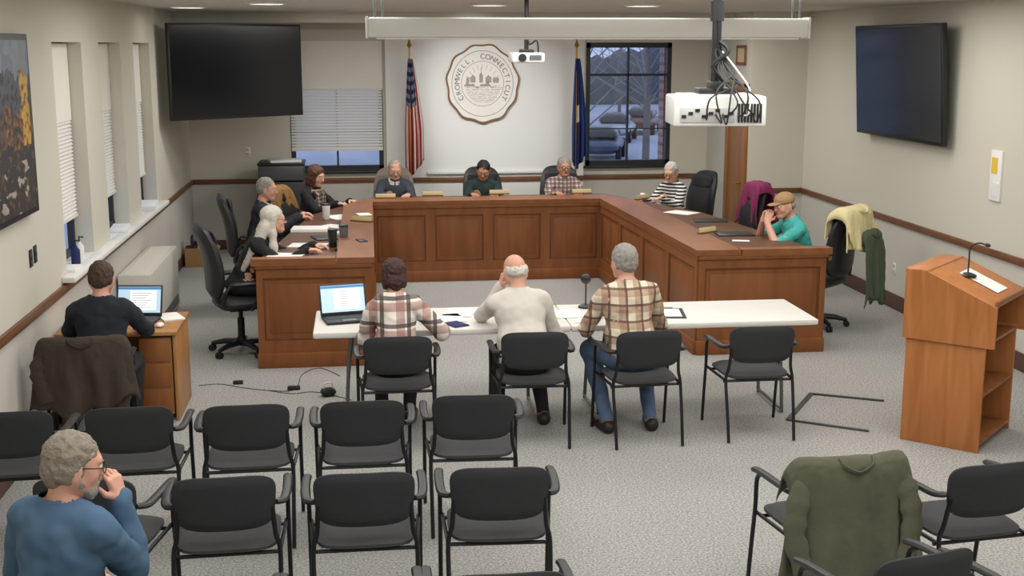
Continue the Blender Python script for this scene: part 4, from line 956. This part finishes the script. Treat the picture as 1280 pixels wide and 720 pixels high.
# ------------------------------------------------------------------ wall bits
t=thing('notice_holder','white notice with a yellow slip on the right wall above the lectern','notice',(XR-.009,10.28,1.60))
MB().box((0,0,0),(.02,.19,.44),None,.003).build('backing',K['paper'],t); MB().box((-.012,.02,.09),(.004,.10,.14)).build('yellow_slip',K['yellow'],t); MB().box((-.012,-.03,-.12),(.004,.1,.12)).build('printed_sheet',K['white'],t)
def outlet(p,rz,label,m='white'):
    t=thing('wall_outlet',label,'wall outlet',p,rz); MB().box((0,0,0),(.075,.008,.12),None,.003).build('cover_plate',K[m],t)
    for z in(-.028,.028): MB().box((0,-.005,z),(.034,.004,.03)).build('socket',K['beigeplate'] if m=='white' else K['grey'],t)
outlet((XR-.004,12.25,.42),-PI/2,'white wall outlet on the right wall between cream jacket and lectern'); outlet((XL+.004,8.68,1.3),PI/2,'dark switch plate under the left display, nearer the camera','black'); outlet((XL+.004,8.8,1.31),PI/2,'dark switch plate under the left display, farther from the camera','black')
outlet((-1.5,YB-.004,1.32),0,'white wall plate under the left television'); outlet((XL+.004,8.75,.42),PI/2,'white outlet low on the left wall behind the suited man')
t=thing('small_picture_frame','small orange framed notice above the far door','picture frame',(4.82,15.5,2.60),-PI/2); q=MB()
for sg in(-1,1): q.box((sg*.17,0,0),(.05,.02,.24)); q.box((0,0,sg*.105),(.34,.02,.04))
q.build('frame',K['lectd'],t); MB().box((0,-.002,0),(.32,.008,.2)).build('print',K['cream'],t)
# floor bits
t=thing('metal_floor_base','dark flat steel stand base lying on the carpet right of the tables','stand base',(3.5,8.7,0)); O2=V((3.5,8.7,0))
def bar(u0,v0,u1,v1,w=.02):
    a=PZ(u0,v0,0)-O2;b=PZ(u1,v1,0)-O2; d=b-a; return MB().box(((a.x+b.x)/2,(a.y+b.y)/2,.008),(d.length,w,.014),(0,0,math.atan2(d.y,d.x)),.003)
bar(985,526,1086,540).build('foot_bar',K['darkmetal'],t); bar(1012,493,1105,502).build('foot_bar',K['darkmetal'],t); bar(985,526,1014,493,.035).build('cross_bar',K['darkmetal'],t)
t=thing('floor_cables','thin black cables snaking over the carpet between oak desk and tables','cable',(0,0,0))
F=lambda u,v: PZ(u,v,.004)
MB().tube(spl([F(248,482),F(275,480),F(300,484),F(335,488),F(368,487),F(378,468),F(400,460),F(425,470)],8),.0026,6).build('cable',K['black'],t); MB().tube(spl([F(335,488),F(365,492),F(395,490),F(440,500)],8),.0026,6).build('cable',K['black'],t)
o=MB().box((0,0,.014),(.10,.05,.028),None,.006).build('power_brick',K['black']); o.location=PZ(367,489,0)+V((0,.05,0)); tag(o,'black power brick on the cables on the carpet','power adapter')
o=MB().box((0,0,.014),(.08,.04,.028),None,.006).build('power_strip',K['black']); o.location=PZ(297,482,0)+V((0,.05,0)); tag(o,'small black power strip on the cable near the oak desk','power strip')
q=PZ(410,500,0); t=thing('tote_bag','small dark bag with pale handle on the floor under the folding table left leg','bag',(q.x,q.y+.12,0),.3)
MB().pad(.06,.045,.06,lambda x,y,w: V((x*(1-.4*max(0,w)),y,.034+w)),4,10,8,4).build('bag_body',K['black'],t); MB().tube(spl([(-.035,0,.055),(-.03,0,.10),(.03,0,.10),(.035,0,.055)],6),.007,6).build('handle',K['paper'],t)
# ------------------------------------------------------------------ people
JE=cloth('jeans',(84,104,134)); DK=cloth('dark_trousers',(36,36,40)); KH=cloth('khaki',(120,108,88))
SUIT=cloth('charcoal_suit',(44,46,52)); BLK=cloth('black_top',(28,28,32)); NAVY=cloth('navy_suit',(30,34,44))
WHT=mat('white_shirt',(204,198,190),.92,var=.03,scale=9,bump=.12,bscale=14); BLUE=mat('denim_blue_shirt',(70,98,126),.9,var=.03,scale=6,bump=.2,bscale=18); TEAL=cloth('teal_polo',(70,170,165)); GRN=cloth('dark_green_top',(38,54,52)); VEST=cloth('slate_vest',(58,64,74))
PL1=plaid('brown_white_plaid',(222,208,186),(152,114,88),(90,66,54),9,.46); PL2=plaid('wrap_plaid',(230,224,214),(150,86,80),(74,62,62),5.4,.32,.9,.15); PL3=plaid('small_plaid',(196,184,178),(120,70,64),(52,48,54),20,.5)
STR=stripes('black_white_stripes',(34,34,38),(222,220,216),'Z',26,.45); SCF=plaid('scarf_print',(120,106,96),(60,54,54),(190,170,150),22,.5)
dn=(0,0,-1); zd=ZW+.035
person('man with grey hair in a dark suit jacket, far seat of the left desk arm',(-1.11,13.35),-PI/2,.50,.98,10,head=(-5,8,0),shirt=SUIT,pants=DK,hair=('short',HG),skin=SKIN[1],collar=WHT,L=((-.14,.46,zd),(.3,1,0),dn,.4),R=((.16,.46,zd),(-.3,1,0),dn,.4))
person('woman with long white hair and glasses in black at the left desk arm',(-1.08,11.2),-PI/2-.05,.50,.98,24,head=(12,0,0),hf=.07,shirt=BLK,pants=BLK,hair=('long',HL),fem=True,extras=('glasses',),L=((-.12,.64,zd),(.1,1,0),dn,.4),R=((.14,.60,zd),(-.1,1,0),dn,.4))
person('woman with brown hair, dark top and printed scarf at the left corner of the desk',(-.62,14.70),A_,.50,.98,10,head=(0,14,0),shirt=BLK,pants=DK,hair=('bob',HB),fem=True,scarf=SCF,L=((-.13,.50,zd),(.3,1,0),dn,.4),R=((.15,.50,zd),(-.3,1,0),dn,.4))
person('man with grey hair and slate vest reading at the back of the desk',(.42,15.52),PI,.50,.98,10,head=(5,24,0),shirt=VEST,pants=DK,hair=('thin',HG),skin=SKIN[1],collar=WHT,L=((-.15,.47,zd),(.3,1,0),dn,.4),R=((.15,.47,zd),(-.3,1,0),dn,.4))
person('person with black hair and dark green top looking down at the back of the desk',(1.5,15.5),PI,.50,.96,12,side=-3,head=(-8,32,-4),shirt=GRN,pants=DK,hair=('short',HK),skin=SKIN[2],R=((.15,.45,zd),(-.3,1,0),dn,.4),L=((-.15,.45,zd),(.3,1,0),dn,.4))
person('man with grey hair and glasses in small plaid at the back of the desk',(2.54,15.52),PI,.50,.98,10,head=(8,8,0),shirt=PL3,pants=KH,hair=('short',HG),skin=SKIN[2],extras=('glasses',),collar=PL3,L=((-.15,.47,zd),(.3,1,0),dn,.4),R=((.15,.47,zd),(-.3,1,0),dn,.4))
person('woman with short silver hair and glasses in a black and white striped top',(3.84,14.8),B_,.50,.97,12,head=(12,20,0),shirt=STR,pants=DK,hair=('short',HS),fem=True,extras=('glasses',),L=((-.13,.5,zd),(.3,1,0),dn,.4),R=((.15,.5,zd),(-.3,1,0),dn,.4))
person('man in a tan cap and teal polo, hands clasped at his mouth',(4.30,11.5),PI/2+.05,.50,1.0,22,head=(14,10,0),hf=.03,shirt=TEAL,pants=KH,hair=('cap',HG),skin=SKIN[1],sleeve='short',collar=TEAL,L=((-.05,.44,1.06),(.15,-.35,.9),(1,-.2,0),.75),R=((.05,.44,1.06),(-.15,-.35,.9),(-1,-.2,0),.75),hintL=(-.6,.8,-1),hintR=(.6,.8,-1))
person('woman with short auburn hair in a white and brown plaid wrap, back to camera',(.22,8.42),0,.45,.94,11,head=(12,16,0),shirt=PL2,pants=DK,hair=('crop',HR),fem=True,off=.018,amp=.020,b=1.04,L=((-.16,.40,.78),(.4,1,0),dn,.35),R=((.26,.36,.785),(-.3,1,0),dn,.35),hintR=(.8,-.3,-.8),kn=(.11,.42),foot=(.1,.4))
person('bald man in a white shirt leaning on his hand, back to camera',(1.12,8.38),0,.45,1.0,26,side=-4,head=(12,26,-4),shirt=WHT,pants=DK,hair=('fringe',HW),skin=SKIN[1],b=1.22,collar=WHT,amp=.010,L=((-.13,.40,1.01),(.25,-.15,1),(.9,.1,.3),.7),R=((.19,.46,.78),(-.4,1,0),dn,.4),hintL=(-.6,.5,-1),foot=(.17,.30))
person('man with grey hair in a brown plaid shirt and jeans, back to camera',(1.88,8.38),.06,.46,1.03,10,side=-3,head=(16,6,0),shirt=PL1,pants=JE,hair=('short',HG),skin=SKIN[1],b=1.14,collar=PL1,L=((-.18,.44,.78),(.5,1,0),dn,.35),R=((.18,.44,.78),(-.5,1,0),dn,.35),hintL=(-.6,-.4,-1),hintR=(.6,-.4,-1),foot=(.16,.05),kn=(.2,.42))
person('man in a dark suit at the laptop on the small oak desk, back to camera',(-1.78,8.52),.0,.44,.97,8,head=(-4,14,0),shirt=NAVY,pants=DK,hair=('short',HD),skin=SKIN[1],b=1.14,off=.016,collar=WHT,L=((-.2,.50,.725),(.4,1,0),dn,.3),R=((.2,.50,.725),(-.4,1,0),dn,.3),hintL=(-.9,-.3,-.8),hintR=(.9,-.3,-.8))
person('older bearded man in a blue shirt in the foreground, hand on his chin',(-1.16,4.42),-.5,.48,1.0,10,side=2,head=(-38,12,0),shirt=BLUE,pants=DK,hair=('shaggy',HGB),skin=SKIN[1],b=1.08,off=.018,amp=.014,collar=BLUE,beard=HG,extras=('glasses',),R=((.115,.27,1.04),(-.2,-.15,1),(-.85,-.1,.2),.6),hintR=(.05,.3,-1),L=((-.13,.32,.66),None,dn,.4))
print('done')
